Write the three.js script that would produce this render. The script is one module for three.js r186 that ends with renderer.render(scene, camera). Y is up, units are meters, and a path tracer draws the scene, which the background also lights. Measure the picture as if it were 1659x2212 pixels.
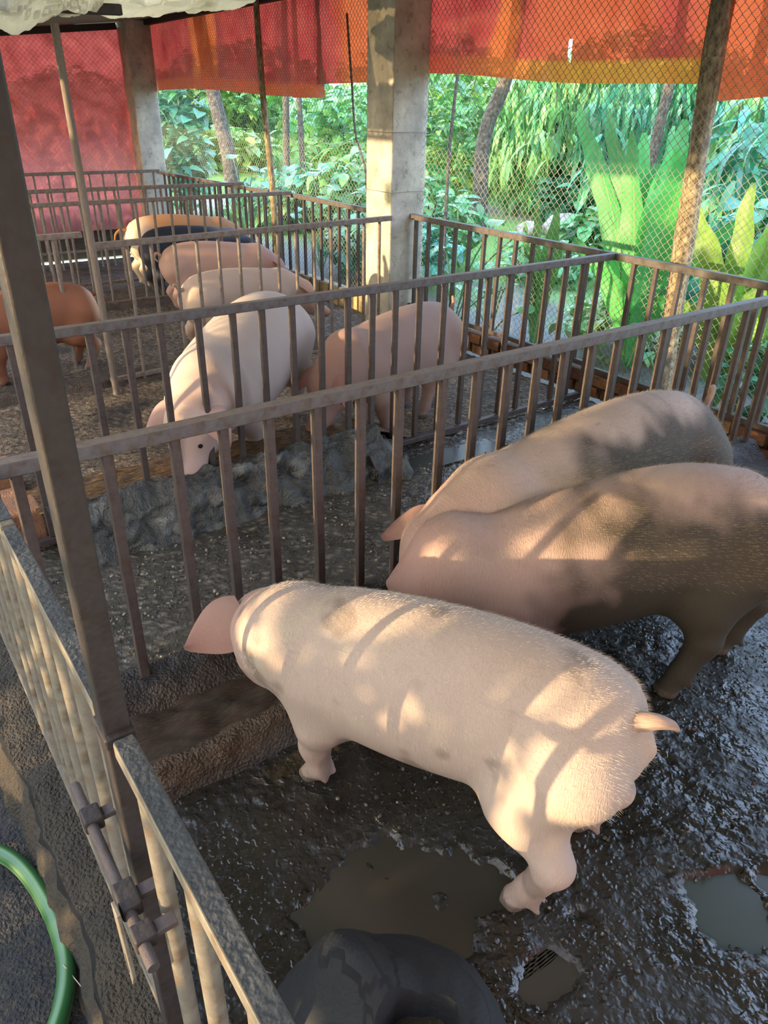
import * as THREE from 'three';
import { RoundedBoxGeometry } from 'three/addons/geometries/RoundedBoxGeometry.js';
import { mergeGeometries, mergeVertices } from 'three/addons/utils/BufferGeometryUtils.js';
import { ImprovedNoise } from 'three/addons/math/ImprovedNoise.js';

// ------------------------------------------------------------------ camera, sky, sun, exposure
const scene = new THREE.Scene();
const camera = new THREE.PerspectiveCamera(69.32, 1659 / 2212, 0.03, 200);
{
  const m = new THREE.Matrix4().makeBasis(
    new THREE.Vector3(0.81245, 0.0191716, 0.5827156),
    new THREE.Vector3(0.2672665, 0.8760142, -0.401457),
    new THREE.Vector3(-0.5181637, 0.4819042, 0.7065938));
  camera.quaternion.setFromRotationMatrix(m);
  camera.position.set(0, 1.65, 0);
}
const V = (x, y, z) => new THREE.Vector3(x, y, z);
const SKY_STRENGTH = 6, SUN_STRENGTH = 10, EXPOSURE = 1.15;
const SUN_FROM = V(-1, 0.135, -0.075).normalize();
{
  // clear evening sky: pale near the horizon, blue towards the zenith
  const w = 64, h = 64, d = new Float32Array(w * h * 4);
  for (let j = 0; j < h; j++) for (let i = 0; i < w; i++) {
    const el = Math.max(0, (j + 0.5) / h * 2 - 1), t = Math.pow(el, 0.5), k = (j * w + i) * 4;
    d[k] = 0.82 - 0.58 * t; d[k + 1] = 0.93 - 0.45 * t; d[k + 2] = 1.05 - 0.10 * t; d[k + 3] = 1;
    const az = Math.min(i + 0.5, w - i - 0.5) / w * 360, glow = Math.exp(-Math.pow(az / 55, 2)) * Math.exp(-Math.pow(el / 0.45, 2)); // warmer and brighter around the low sun
    d[k] += 0.9 * glow; d[k + 1] += 0.45 * glow; d[k + 2] -= 0.25 * glow;
    if (j < h / 2) { d[k] = 0.25; d[k + 1] = 0.27; d[k + 2] = 0.22; }
  }
  const t = new THREE.DataTexture(d, w, h, THREE.RGBAFormat, THREE.FloatType);
  t.mapping = THREE.EquirectangularReflectionMapping; t.magFilter = t.minFilter = THREE.LinearFilter; t.needsUpdate = true;
  scene.background = t; scene.environment = t;
  scene.backgroundIntensity = SKY_STRENGTH; scene.environmentIntensity = SKY_STRENGTH;
}
const sun = new THREE.DirectionalLight(new THREE.Color(1.0, 0.74, 0.42), SUN_STRENGTH);
sun.position.copy(SUN_FROM).multiplyScalar(30).add(V(2, 0.5, -4)); sun.target.position.set(2, 0.5, -4);
sun.castShadow = true; sun.shadow.radius = 1.2; sun.shadow.mapSize.set(4096, 4096);
Object.assign(sun.shadow.camera, { left: -12, right: 12, top: 6, bottom: -6, near: 1, far: 70 });
scene.add(sun, sun.target);
const renderer = new THREE.WebGLRenderer();
renderer.toneMapping = THREE.LinearToneMapping;
renderer.toneMappingExposure = EXPOSURE;
renderer.shadowMap.enabled = true;

// ------------------------------------------------------------------ helpers
function rng(seed) { let a = seed >>> 0; return () => { a = (a + 0x6D2B79F5) | 0; let t = Math.imul(a ^ (a >>> 15), 1 | a); t = (t + Math.imul(t ^ (t >>> 7), 61 | t)) ^ t; return ((t ^ (t >>> 14)) >>> 0) / 4294967296; }; }
const noiseGen = new ImprovedNoise();
const N3 = (x, y, z) => noiseGen.noise(x + 31.7, y + 17.3, z + 5.1);
const fbm = (x, y, z, o = 4) => { let s = 0, a = 0.5, f = 1; for (let i = 0; i < o; i++) { s += a * N3(x * f, y * f, z * f); a *= 0.5; f *= 2.03; } return s; };
const clamp = (x, a = 0, b = 1) => Math.min(b, Math.max(a, x));
const sstep = (a, b, x) => { const t = clamp((x - a) / (b - a)); return t * t * (3 - 2 * t); };
const mix = (a, b, t) => a + (b - a) * t;
const names = {};
function numbered(n) { const base = n.replace(/_\d{3}$/, ''); const k = names[base] = (names[base] ?? -1) + 1; return k ? base + '_' + String(k).padStart(3, '0') : base; }
function shadows(o) { o.castShadow = o.receiveShadow = true; return o; }
function tag(o, label, category, group, kind) { o.userData.label = label; o.userData.category = category; if (group) o.userData.group = group; if (kind) o.userData.kind = kind; return o; }
function thing(name, label, category, pos = [0, 0, 0], turn = 0, group) {
  const o = new THREE.Group(); o.name = numbered(name); o.position.set(...pos); o.rotation.y = turn; scene.add(o);
  return tag(o, label, category, group);
}
function part(name, geo, mat, parent, extra) { const m = shadows(new THREE.Mesh(geo, mat)); m.name = name; parent.add(m); if (extra) Object.assign(m.userData, extra); return m; }
function solo(name, geo, mat, label, category, group, kind) { const m = shadows(new THREE.Mesh(geo, mat)); m.name = numbered(name); scene.add(m); return tag(m, label, category, group, kind); }
function struct(name, geo, mat, parent = scene) { const m = geo ? shadows(new THREE.Mesh(geo, mat)) : new THREE.Group(); m.name = numbered(name); m.userData.kind = 'structure'; parent.add(m); return m; }
function boxUV(g, s = 1) {                                   // uv in metres from each face's main axis
  const p = g.attributes.position, n = g.attributes.normal, uv = new Float32Array(p.count * 2);
  for (let i = 0; i < p.count; i++) {
    const ax = Math.abs(n.getX(i)), ay = Math.abs(n.getY(i)), az = Math.abs(n.getZ(i));
    let u, v; if (ax >= ay && ax >= az) { u = p.getZ(i); v = p.getY(i); } else if (ay >= az) { u = p.getX(i); v = p.getZ(i); } else { u = p.getX(i); v = p.getY(i); }
    uv[2 * i] = u * s; uv[2 * i + 1] = v * s;
  }
  g.setAttribute('uv', new THREE.BufferAttribute(uv, 2)); return g;
}
const rbox = (w, h, d, r = 0.004, seg = 1) => boxUV(new RoundedBoxGeometry(w, h, d, seg, Math.min(r, w / 2.1, h / 2.1, d / 2.1)));
function grid(nu, nv, fn, closedU = false) {                  // parametric sheet, fn(u,v) -> [x,y,z] or [x,y,z,r,g,b]
  const pos = [], uv = [], idx = [], col = []; let hasC = false;
  for (let j = 0; j <= nv; j++) for (let i = 0; i <= nu; i++) {
    const q = fn(i / nu, j / nv, i, j); pos.push(q[0], q[1], q[2]); uv.push(i / nu, j / nv); if (q.length > 3) { hasC = true; col.push(q[3], q[4], q[5]); }
  }
  for (let j = 0; j < nv; j++) for (let i = 0; i < nu; i++) { const a = j * (nu + 1) + i, b = a + 1, c = a + nu + 1, e = c + 1; idx.push(a, b, e, a, e, c); }
  const g = new THREE.BufferGeometry();
  g.setAttribute('position', new THREE.Float32BufferAttribute(pos, 3)); g.setAttribute('uv', new THREE.Float32BufferAttribute(uv, 2));
  if (hasC) g.setAttribute('color', new THREE.Float32BufferAttribute(col, 3));
  g.setIndex(idx); g.computeVertexNormals(); return g;
}
function tube(pts, r, seg = 24, rad = 8, closed = false) { const c = new THREE.CatmullRomCurve3(pts.map((p) => p.isVector3 ? p : V(...p)), closed); return new THREE.TubeGeometry(c, seg, r, rad, closed); }
function taperTube(pts, rf, seg = 24, rad = 8, caps = true) {   // tube with radius function of t
  const c = new THREE.CatmullRomCurve3(pts.map((p) => p.isVector3 ? p : V(...p)));
  const fr = c.computeFrenetFrames(seg, false), pos = [], uv = [], idx = [], L = c.getLength();
  for (let i = 0; i <= seg; i++) {
    const P = c.getPointAt(i / seg), r = rf(i / seg);
    for (let j = 0; j <= rad; j++) { const a = j / rad * Math.PI * 2, k = Math.cos(a) * r, m = Math.sin(a) * r; pos.push(P.x + fr.normals[i].x * k + fr.binormals[i].x * m, P.y + fr.normals[i].y * k + fr.binormals[i].y * m, P.z + fr.normals[i].z * k + fr.binormals[i].z * m); uv.push(j / rad * 0.3, i / seg * L); }
  }
  for (let i = 0; i < seg; i++) for (let j = 0; j < rad; j++) { const a = i * (rad + 1) + j, b = a + 1, d = a + rad + 1, e = d + 1; idx.push(a, b, e, a, e, d); }
  if (caps) for (const i of [0, seg]) { const P = c.getPointAt(i / seg), k = pos.length / 3; pos.push(P.x, P.y, P.z); uv.push(0, 0); for (let j = 0; j < rad; j++) { const a = i * (rad + 1) + j; i ? idx.push(k, a, a + 1) : idx.push(k, a + 1, a); } }
  const g = new THREE.BufferGeometry(); g.setAttribute('position', new THREE.Float32BufferAttribute(pos, 3)); g.setAttribute('uv', new THREE.Float32BufferAttribute(uv, 2)); g.setIndex(idx); g.computeVertexNormals(); return g;
}
function extrudeZ(profile, len, bevel = 0) {                   // profile [[x,y]...] extruded along +z
  const s = new THREE.Shape(profile.map((p) => new THREE.Vector2(...p)));
  return boxUV(new THREE.ExtrudeGeometry(s, { depth: len, bevelEnabled: bevel > 0, bevelSize: bevel, bevelThickness: bevel, bevelSegments: 1, steps: 1 }));
}

// ------------------------------------------------------------------ textures and materials
function tex(size, fn, { srgb = true, rep = 1 } = {}) {
  const d = new Uint8Array(size * size * 4);
  for (let j = 0; j < size; j++) for (let i = 0; i < size; i++) { const c = fn(i / size, j / size), k = (j * size + i) * 4; d[k] = clamp(c[0]) * 255; d[k + 1] = clamp(c[1]) * 255; d[k + 2] = clamp(c[2]) * 255; d[k + 3] = 255; }
  const t = new THREE.DataTexture(d, size, size); t.wrapS = t.wrapT = THREE.RepeatWrapping; t.magFilter = THREE.LinearFilter; t.minFilter = THREE.LinearMipmapLinearFilter; t.generateMipmaps = true;
  if (srgb) t.colorSpace = THREE.SRGBColorSpace; t.repeat.set(rep, rep); t.needsUpdate = true; return t;
}
const h2 = (i, j, q) => { let a = (Math.imul(i, 374761393) + Math.imul(j, 668265263) + Math.imul(q, 982451653)) | 0; a = Math.imul(a ^ (a >>> 13), 1274126177); return ((a ^ (a >>> 16)) >>> 0) / 4294967296; };
const pn = (x, y, f, q) => {                                   // periodic gradient noise, f cells a side
  const X = x * f, Y = y * f, i = Math.floor(X), j = Math.floor(Y), u = X - i, v = Y - j, w = (t) => t * t * t * (t * (t * 6 - 15) + 10), g = (a, b) => { const t = h2(((i + a) % f + f) % f, ((j + b) % f + f) % f, q) * 6.2832; return Math.cos(t) * (u - a) + Math.sin(t) * (v - b); };
  return mix(mix(g(0, 0), g(1, 0), w(u)), mix(g(0, 1), g(1, 1), w(u)), w(v)) * 1.4;
};
const tn = (x, y, f, o = 4, s = 0) => { let r = 0, a = 0.5, k = Math.max(1, Math.round(f)); for (let i = 0; i < o; i++) { r += a * pn(x, y, k, Math.round(s * 7) + i); a *= 0.55; k *= 2; } return r; };
const grey = (g) => [g, g, g];
const T = {
  rust: tex(256, (x, y) => { const n = tn(x, y, 14, 5), m = sstep(-0.05, 0.3, tn(x, y, 8, 4, 9)); return [mix(0.88, 0.82, m) + n * 0.16, mix(0.87, 0.75, m) + n * 0.16, mix(0.86, 0.69, m) + n * 0.15]; }, { rep: 3 }),
  rustBump: tex(256, (x, y) => grey(0.5 + tn(x, y, 40, 4) * 0.7), { srgb: false, rep: 3 }),
  concrete: tex(512, (x, y) => { const n = tn(x, y, 6, 6), s = sstep(0.15, 0.4, tn(x, y, 14, 3, 4)); return [0.74 + n * 0.2 - s * 0.1, 0.72 + n * 0.2 - s * 0.1, 0.68 + n * 0.18 - s * 0.11]; }, { rep: 1 }),
  grit: tex(512, (x, y) => grey(0.5 + tn(x, y, 60, 4) * 0.6 + tn(x, y, 16, 3, 7) * 0.5), { srgb: false, rep: 2 }),
  mud: tex(512, (x, y) => { const a = tn(x, y, 12, 3), b = tn(x, y, 26, 3, 3), c = sstep(0.05, 0.35, tn(x, y, 34, 2, 6)); return grey(0.4 + a * 0.5 + b * 0.3 + c * 0.25); }, { srgb: false, rep: 1.6 }),
  wet: tex(256, (x, y) => grey(0.5 + 0.45 * sstep(-0.2, 0.2, tn(x, y, 7, 4, 5))), { srgb: false, rep: 0.9 }),
  dirtMap: tex(512, (x, y) => { const n = tn(x, y, 24, 5), k = sstep(0.12, 0.3, tn(x, y, 70, 3, 3)); return [0.5 + n * 0.6 + k * 0.3, 0.5 + n * 0.6 + k * 0.28, 0.5 + n * 0.6 + k * 0.22]; }, { rep: 1.5 }),
  hair: tex(512, (x, y) => grey(0.5 + tn(x * 1, y, 20, 3) * 0.2 + (N3(x * 256, y * 32, 0.5) * 0.5 + N3(x * 512, y * 48, 3.5) * 0.4)), { srgb: false, rep: 2.2 }),
  weave: tex(256, (x, y) => grey(0.5 + 0.2 * Math.sin(x * Math.PI * 2 * 64) + 0.2 * Math.sin(y * Math.PI * 2 * 64) + tn(x, y, 6, 4) * 0.9), { srgb: false, rep: 2 }),
  bark: tex(256, (x, y) => { const n = tn(x, y * 0.3, 26, 5); return [0.6 + n * 0.5, 0.58 + n * 0.5, 0.54 + n * 0.48]; }, { rep: 2 }),
};
const std = (o) => new THREE.MeshStandardMaterial({ side: THREE.DoubleSide, ...o });
const M = {
  metal: std({ color: 0x574c48, map: T.rust, bumpMap: T.rustBump, bumpScale: 0.0006, roughness: 0.55, metalness: 0.15 }),
  metalRail: std({ color: 0x666160, map: T.rust, bumpMap: T.rustBump, bumpScale: 0.0006, roughness: 0.6, metalness: 0.1 }),
  dusty: std({ color: 0x857970, map: T.rust, bumpMap: T.rustBump, bumpScale: 0.0006, roughness: 0.7, metalness: 0.05 }),
  metalDark: std({ color: 0x352d29, map: T.rust, bumpMap: T.rustBump, bumpScale: 0.0008, roughness: 0.62, metalness: 0.1 }),
  metalPale: std({ color: 0x7c7465, map: T.rust, bumpMap: T.rustBump, bumpScale: 0.0008, roughness: 0.6, metalness: 0.1 }),
  wire: std({ color: 0x8c877c, roughness: 0.55, metalness: 0.2 }),
  concrete: std({ color: 0xf2eee6, map: T.concrete, bumpMap: T.grit, bumpScale: 0.004, roughness: 0.9 }),
  rough: std({ color: 0x4f4436, map: T.concrete, bumpMap: T.grit, bumpScale: 0.012, roughness: 0.75 }),
  floorTop: std({ vertexColors: true, map: T.dirtMap, bumpMap: T.grit, bumpScale: 0.006, roughness: 0.8 }),
  mud: std({ vertexColors: true, bumpMap: T.mud, bumpScale: 0.008, roughness: 0.5, roughnessMap: T.wet }),
  puddle: std({ color: new THREE.Color(0.042, 0.036, 0.025), roughness: 0.2, metalness: 0 }),
  puddleGreen: std({ color: new THREE.Color(0.045, 0.05, 0.036), roughness: 0.3 }),
  brick: std({ color: 0xb98566, map: T.concrete, bumpMap: T.grit, bumpScale: 0.004, roughness: 0.9 }),
  block: std({ color: 0xd9c5a2, map: T.concrete, bumpMap: T.grit, bumpScale: 0.004, roughness: 0.9 }),
  wood: std({ color: 0xd9c7a4, map: T.bark, bumpMap: T.bark, bumpScale: 0.002, roughness: 0.8 }),
  bark: std({ color: 0x8d8a86, map: T.bark, bumpMap: T.bark, bumpScale: 0.006, roughness: 0.9 }),
  tarp: new THREE.MeshPhysicalMaterial({ side: THREE.DoubleSide, vertexColors: true, bumpMap: T.weave, bumpScale: 0.004, roughness: 0.85, transmission: 0.5, thickness: 0 }),
  sack: new THREE.MeshPhysicalMaterial({ side: THREE.DoubleSide, transmission: 0.7, thickness: 0, vertexColors: true, bumpMap: T.weave, bumpScale: 0.004, roughness: 0.85 }),
  roof: std({ color: 0x8d877c, roughness: 0.8 }),
  rubber: std({ color: new THREE.Color(0.007, 0.007, 0.008), bumpMap: T.grit, bumpScale: 0.002, roughness: 0.8 }),
  hose: new THREE.MeshPhysicalMaterial({ vertexColors: true, roughness: 0.4 }),
};
const skin = (hair = 0.001) => new THREE.MeshPhysicalMaterial({ vertexColors: true, bumpMap: T.hair, bumpScale: hair, roughness: 0.72, specularIntensity: 0.45, sheen: 0.04, sheenRoughness: 0.5, sheenColor: new THREE.Color(0.9, 0.85, 0.8) });
const leafMat = (r, g, b, tr = 0.35) => new THREE.MeshPhysicalMaterial({ color: new THREE.Color(r, g, b), side: THREE.DoubleSide, roughness: 0.5, transmission: tr, thickness: 0 });

// ------------------------------------------------------------------ floors
function floorMesh(x0, x1, z0, z1, cell, heightFn, colorFn) {
  const nu = Math.round((x1 - x0) / cell), nv = Math.round((z1 - z0) / cell);
  const g = grid(nu, nv, (u, v) => { const x = mix(x0, x1, u), z = mix(z0, z1, v), y = heightFn(x, z), c = colorFn(x, z, y); return [x, y, z, ...c]; });
  const p = g.attributes.position, uv = g.attributes.uv; for (let i = 0; i < p.count; i++) uv.setXY(i, p.getX(i), p.getZ(i));
  // grid() winds with +z after +x, so flip to face up
  const ix = g.index.array; for (let i = 0; i < ix.length; i += 3) { const t = ix[i + 1]; ix[i + 1] = ix[i + 2]; ix[i + 2] = t; } g.computeVertexNormals();
  return g;
}
const puddles = [                                              // centre x, z, half sizes, turn
  { x: 0.72, z: -0.80, a: 0.27, b: 0.15, t: 0.5, mat: 'puddle' }, { x: 0.50, z: -0.70, a: 0.15, b: 0.10, t: 0.2, mat: 'puddle' },
  { x: 1.36, z: -0.37, a: 0.13, b: 0.10, t: 0.3, mat: 'puddleGreen' }, { x: 0.86, z: -0.53, a: 0.10, b: 0.06, t: -0.4, mat: 'puddle' },
];
function puddleField(x, z) {                                   // 1 in the middle of a puddle, 0 outside
  let m = 0; for (const p of puddles) { const c = Math.cos(p.t), s = Math.sin(p.t), dx = x - p.x, dz = z - p.z, u = (dx * c + dz * s) / p.a, v = (-dx * s + dz * c) / p.b; const r = Math.hypot(u, v) + fbm(x * 9, 3.3, z * 9, 4) * 1.5; m = Math.max(m, 1 - sstep(0.7, 1.15, r)); } return m;
}
const bumps = (x, z) => { const a = Math.abs(fbm(x * 22, 1.7, z * 22, 3)), b = fbm(x * 55, 8.1, z * 55, 2), c = fbm(x * 6, 4.4, z * 6, 3); return c * 0.016 + (0.22 - a) * 0.022 + Math.max(0, b) * 0.02; };
function nearFloorY(x, z) { const m = puddleField(x, z), wet = sstep(-0.15, 0.15, fbm(x * 3, 2.2, z * 3, 3)); return mix(0.0075 + bumps(x, z) * mix(0.35, 1.0, wet), -0.012, m); }
{
  const g = floorMesh(0.17, 3.74, -1.42, 0.5, 0.0115, nearFloorY, (x, z, y) => {
    const n = fbm(x * 7, 5.5, z * 7, 4), gy = sstep(1.0, 2.0, x); return [0.021 + n * 0.014, 0.017 + n * 0.012 + gy * 0.002, 0.011 + n * 0.008 + gy * 0.003];
  });
  struct('floor', g, M.mud);
  const slab = rbox(3.7, 0.12, 2.1, 0.01); slab.translate(1.98, -0.1, -0.5); struct('floor', slab, M.rough);
  for (const p of puddles) {
    const s = new THREE.Shape(); for (let i = 0; i < 40; i++) { const a = i / 40 * Math.PI * 2, k = 1.4; const x = Math.cos(a) * p.a * k, y = Math.sin(a) * p.b * k; const c = Math.cos(p.t), q = Math.sin(p.t); i ? s.lineTo(x * c - y * q, x * q + y * c) : s.moveTo(x * c - y * q, x * q + y * c); }
    const g2 = new THREE.ShapeGeometry(s, 8); g2.rotateX(Math.PI / 2); g2.translate(p.x, -0.004, p.z); const ix = g2.index.array; for (let i = 0; i < ix.length; i += 3) { const t = ix[i]; ix[i] = ix[i + 1]; ix[i + 1] = t; } g2.computeVertexNormals();
    struct('puddle', g2, M[p.mat]);
  }
}
function clods(name, label, n, x0, x1, z0, z1, yFn, r0, r1, colFn, mat, seed) {
  const R = rng(seed), g = new THREE.DodecahedronGeometry(1, 0), im = new THREE.InstancedMesh(g, mat, n), m = new THREE.Matrix4(), q = new THREE.Quaternion(), c = new THREE.Color();
  for (let i = 0; i < n; i++) { let x, z, k = 0; do { x = mix(x0, x1, R()); z = mix(z0, z1, R()); k++; } while (fbm(x * 4 + seed, 1, z * 4, 3) < 0.02 && k < 6); const r = mix(r0, r1, Math.pow(R(), 3)); q.setFromEuler(new THREE.Euler(R() * 6, R() * 6, R() * 6)); m.compose(V(x, yFn(x, z) + r * 0.2, z), q, V(r * 1.2, r * 0.7, r)); im.setMatrixAt(i, m); im.setColorAt(i, c.setRGB(...colFn(R))); }
  im.name = numbered(name); shadows(im); scene.add(im); return tag(im, label, 'crumbs', null, 'stuff');
}
clods('mud_clods', 'small wet clods of mud scattered over the nearest pen floor', 4000, 0.2, 3.2, -1.42, 0.3, nearFloorY, 0.0015, 0.007, (R) => { const f = 0.5 + R(); return [0.05 * f, 0.043 * f, 0.033 * f]; }, std({ color: 0xffffff, roughness: 0.3 }), 31);
// feeding alley between the two front rails: wet, gritty
{
  const g = floorMesh(0.17, 3.74, -2.95, -1.79, 0.016, (x, z) => 0.0 + bumps(x * 0.8 + 7, z * 0.8) * 0.8, (x, z) => { const n = fbm(x * 6, 9.5, z * 6, 4), c = sstep(0.12, 0.25, fbm(x * 45, 2.5, z * 45, 2)); return [0.05 + n * 0.03 + c * 0.12, 0.042 + n * 0.026 + c * 0.1, 0.031 + n * 0.02 + c * 0.075]; });
  struct('floor', g, M.mud);
  const w = grid(20, 6, (u, v) => [mix(2.05, 2.75, u), 0.0045, mix(-2.82, -2.66, v) + u * 0.02]); const ix = w.index.array; for (let i = 0; i < ix.length; i += 3) { const t = ix[i + 1]; ix[i + 1] = ix[i + 2]; ix[i + 2] = t; } w.computeVertexNormals(); struct('puddle', w, M.puddleGreen);
}
clods('feed_crumbs', 'pale feed crumbs and grit scattered along the wet alley floor', 2500, 0.3, 3.2, -2.7, -1.95, (x, z) => bumps(x * 0.8 + 7, z * 0.8) * 0.8, 0.002, 0.008, (R) => R() < 0.3 ? [0.3, 0.25, 0.18] : [0.08, 0.065, 0.05], std({ color: 0xffffff, roughness: 0.6 }), 37);
const slopeY = (z) => -0.30 * sstep(-7.0, -10.4, z);
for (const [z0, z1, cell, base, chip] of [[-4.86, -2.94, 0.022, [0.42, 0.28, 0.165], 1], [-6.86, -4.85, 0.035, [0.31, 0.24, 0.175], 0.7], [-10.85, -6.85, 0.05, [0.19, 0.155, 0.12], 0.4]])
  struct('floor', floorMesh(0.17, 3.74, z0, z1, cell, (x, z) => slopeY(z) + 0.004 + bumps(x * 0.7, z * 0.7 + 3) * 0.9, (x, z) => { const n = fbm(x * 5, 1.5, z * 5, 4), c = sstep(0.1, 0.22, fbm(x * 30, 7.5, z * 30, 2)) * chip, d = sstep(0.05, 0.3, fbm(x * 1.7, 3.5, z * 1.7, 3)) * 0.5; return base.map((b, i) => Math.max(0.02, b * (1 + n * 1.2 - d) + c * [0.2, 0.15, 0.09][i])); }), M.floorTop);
{ const slab = rbox(3.7, 0.1, 8.6, 0.01); slab.translate(1.98, -0.42, -6.0); struct('floor', slab, M.rough); }
// service aisle, a little lower than the pens
struct('floor', floorMesh(-1.0, 0.10, -10.3, 1.6, 0.04, (x, z) => -0.13 + fbm(x * 5, 2, z * 5, 4) * 0.035, (x, z) => { const n = fbm(x * 6, 1.1, z * 6, 4); return [0.05 + n * 0.04, 0.032 + n * 0.027, 0.014 + n * 0.014]; }), M.floorTop);
// concrete kerb under the front fence, broken along its aisle edge
{
  const nz = 300, prof = [[0.005, -0.16], [0.03, -0.06], [0.055, 0.012], [0.10, 0.02], [0.16, 0.02], [0.19, 0.012], [0.195, -0.12]];
  const g = grid(prof.length * 4, nz, (u, v) => {
    const f = u * (prof.length - 1), i = Math.min(prof.length - 2, Math.floor(f)), t = f - i, z = mix(1.0, -10.3, v); let x = mix(prof[i][0], prof[i + 1][0], t), y = mix(prof[i][1], prof[i + 1][1], t);
    const edge = 1 - sstep(0.06, 0.12, x), br = fbm(z * 5, 2, 1, 3);
    x += edge * (br * 0.03 + fbm(z * 24, y * 24, 1, 3) * 0.03) - edge * 0.03 * sstep(-1.5, -2.0, z); y += fbm(x * 25, z * 25, 5, 3) * 0.014 + edge * fbm(z * 16, 1, 2, 2) * 0.03;
    return [x, y + slopeY(z), z];
  });
  boxUV(g); struct('kerb', g, std({ color: 0x43361f, map: T.concrete, bumpMap: T.grit, bumpScale: 0.012, roughness: 0.85 }));
}

// ------------------------------------------------------------------ troughs and concrete lips (profile swept along x, roughened)
function sweepX(prof, x0, x1, nx, sub, rough, seed, cols) {
  const np = (prof.length - 1) * sub;
  const g = grid(nx, np, (u, v) => {
    const f = v * (prof.length - 1), i = Math.min(prof.length - 2, Math.floor(f)), t = f - i, x = mix(x0, x1, u);
    let z = mix(prof[i][0], prof[i + 1][0], t), y = mix(prof[i][1], prof[i + 1][1], t); const n = fbm(x * 9 + seed, y * 12, z * 12, 4), m = fbm(x * 22 + seed, y * 22, z * 22, 3);
    y += (n * 0.05 + m * 0.022) * rough; z += (fbm(x * 7, seed, y * 9, 3) * 0.07 + m * 0.02) * rough; if (y < -0.02) y = -0.02;
    return [x, y, z, ...cols(x, y, z, n)];
  });
  const p = g.attributes.position, uv = g.attributes.uv; const len = [0]; for (let i = 1; i < prof.length; i++) len.push(len[i - 1] + Math.hypot(prof[i][0] - prof[i - 1][0], prof[i][1] - prof[i - 1][1])); for (let i = 0; i < p.count; i++) { const f = uv.getY(i) * (prof.length - 1), k = Math.min(prof.length - 2, Math.floor(f)); uv.setXY(i, p.getX(i), mix(len[k], len[k + 1], f - k)); } return g;
}
const concreteWet = std({ vertexColors: true, map: T.concrete, bumpMap: T.grit, bumpScale: 0.01, roughness: 0.62 });
{
  const tr = thing('feeding_trough', 'dark concrete trough crusted with brown mash in front of the nearest pig', 'trough', [0, 0, 0]);
  const cols = (x, y, z, n) => { const k = sstep(-1.78, -1.62, z) * (1 - sstep(-1.44, -1.40, z)); return [mix(0.06, 0.13, k) + n * 0.06, mix(0.045, 0.075, k) + n * 0.04, mix(0.034, 0.036, k) + n * 0.02]; };
  part('basin', sweepX([[-1.90, -0.02], [-1.88, 0.11], [-1.83, 0.145], [-1.775, 0.135], [-1.70, 0.06], [-1.62, 0.035], [-1.54, 0.055], [-1.48, 0.105], [-1.45, 0.10], [-1.42, 0.05], [-1.385, -0.02]], 0.18, 3.72, 330, 7, 0.4, 2, cols), concreteWet, tr);
  part('mash', grid(160, 16, (u, v) => { const x = mix(0.2, 3.7, u), z = mix(-1.77, -1.45, v); return [x, 0.066 + fbm(x * 8, 3, z * 12, 3) * 0.05, z, 0.11 + fbm(x * 20, 1, z * 20, 2) * 0.06, 0.062, 0.028]; }), concreteWet, tr, { label: 'brown wet mash spread in the trough' });
}
{
  const tr = thing('feeding_trough', 'rough broken grey concrete trough lip under the second rail, orange mash behind it', 'trough', [0, 0, 0]);
  const colsL = (x, y, z, n) => { const k = sstep(0.05, 0.3, fbm(x * 5, y * 5, z * 5 + 3, 3)); return [0.13 + n * 0.12 + k * 0.2, 0.128 + n * 0.12 + k * 0.205, 0.124 + n * 0.12 + k * 0.21]; };
  part('lip', sweepX([[-2.68, -0.02], [-2.74, 0.05], [-2.80, 0.13], [-2.84, 0.19], [-2.90, 0.20], [-2.97, 0.17], [-2.99, 0.06]], 0.44, 2.05, 190, 10, 1.2, 6, colsL), concreteWet, tr);
  const end = sweepX([[-2.62, -0.02], [-2.72, 0.09], [-2.82, 0.15], [-2.93, 0.1], [-2.97, -0.02]], 1.92, 2.12, 20, 8, 1.1, 9, colsL); part('lip_end', end, concreteWet, tr);
  const mashM = std({ vertexColors: true, map: T.dirtMap, bumpMap: T.grit, bumpScale: 0.008, roughness: 0.5 });
  part('mash', grid(110, 24, (u, v) => { const x = mix(0.42, 2.6, u), z = mix(-2.96, -3.42, v), n = fbm(x * 12, 2, z * 12, 3); return [x, mix(0.15, 0.02, sstep(0.5, 1, v)) * (1 - sstep(2.0, 2.5, x)) + n * 0.02 + 0.005, z, 0.52 + n * 0.4, 0.27 + n * 0.22, 0.085 + n * 0.05]; }), mashM, tr, { label: 'orange-brown feed mash' });
}
for (const [i, z, h] of [[0, -3.08, 0.16], [1, -3.32, 0.10], [2, -3.56, 0.16]]) {
  const g = rbox(0.30, h, 0.17, 0.02, 2); g.translate(0.30, h / 2, z);
  solo('concrete_step', g, M.brick, ['tan concrete step at the aisle end of the second trough, nearest of three', 'low tan concrete step between two higher ones by the aisle fence', 'tan concrete step by the aisle fence, farthest of three'][i], 'step', 'concrete steps by the aisle fence');
}
// low rough kerb across the middle pens and at the ends of the far pens
for (const [x0, x1, z, h, label] of [[0.2, 3.7, -4.86, 0.055, 'crumbled low dung-covered kerb below the middle pen rails'], [0.2, 3.7, -6.86, 0.05, 'low dark kerb below the fourth pen rail']])
  solo('floor_kerb', sweepX([[z + 0.13, -0.02], [z + 0.08, h], [z - 0.06, h], [z - 0.11, -0.02]], x0, x1, 120, 4, 0.8, z, (x, y, zz, n) => [0.13 + n * 0.1, 0.09 + n * 0.07, 0.065 + n * 0.05]), concreteWet, label, 'kerb');

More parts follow.
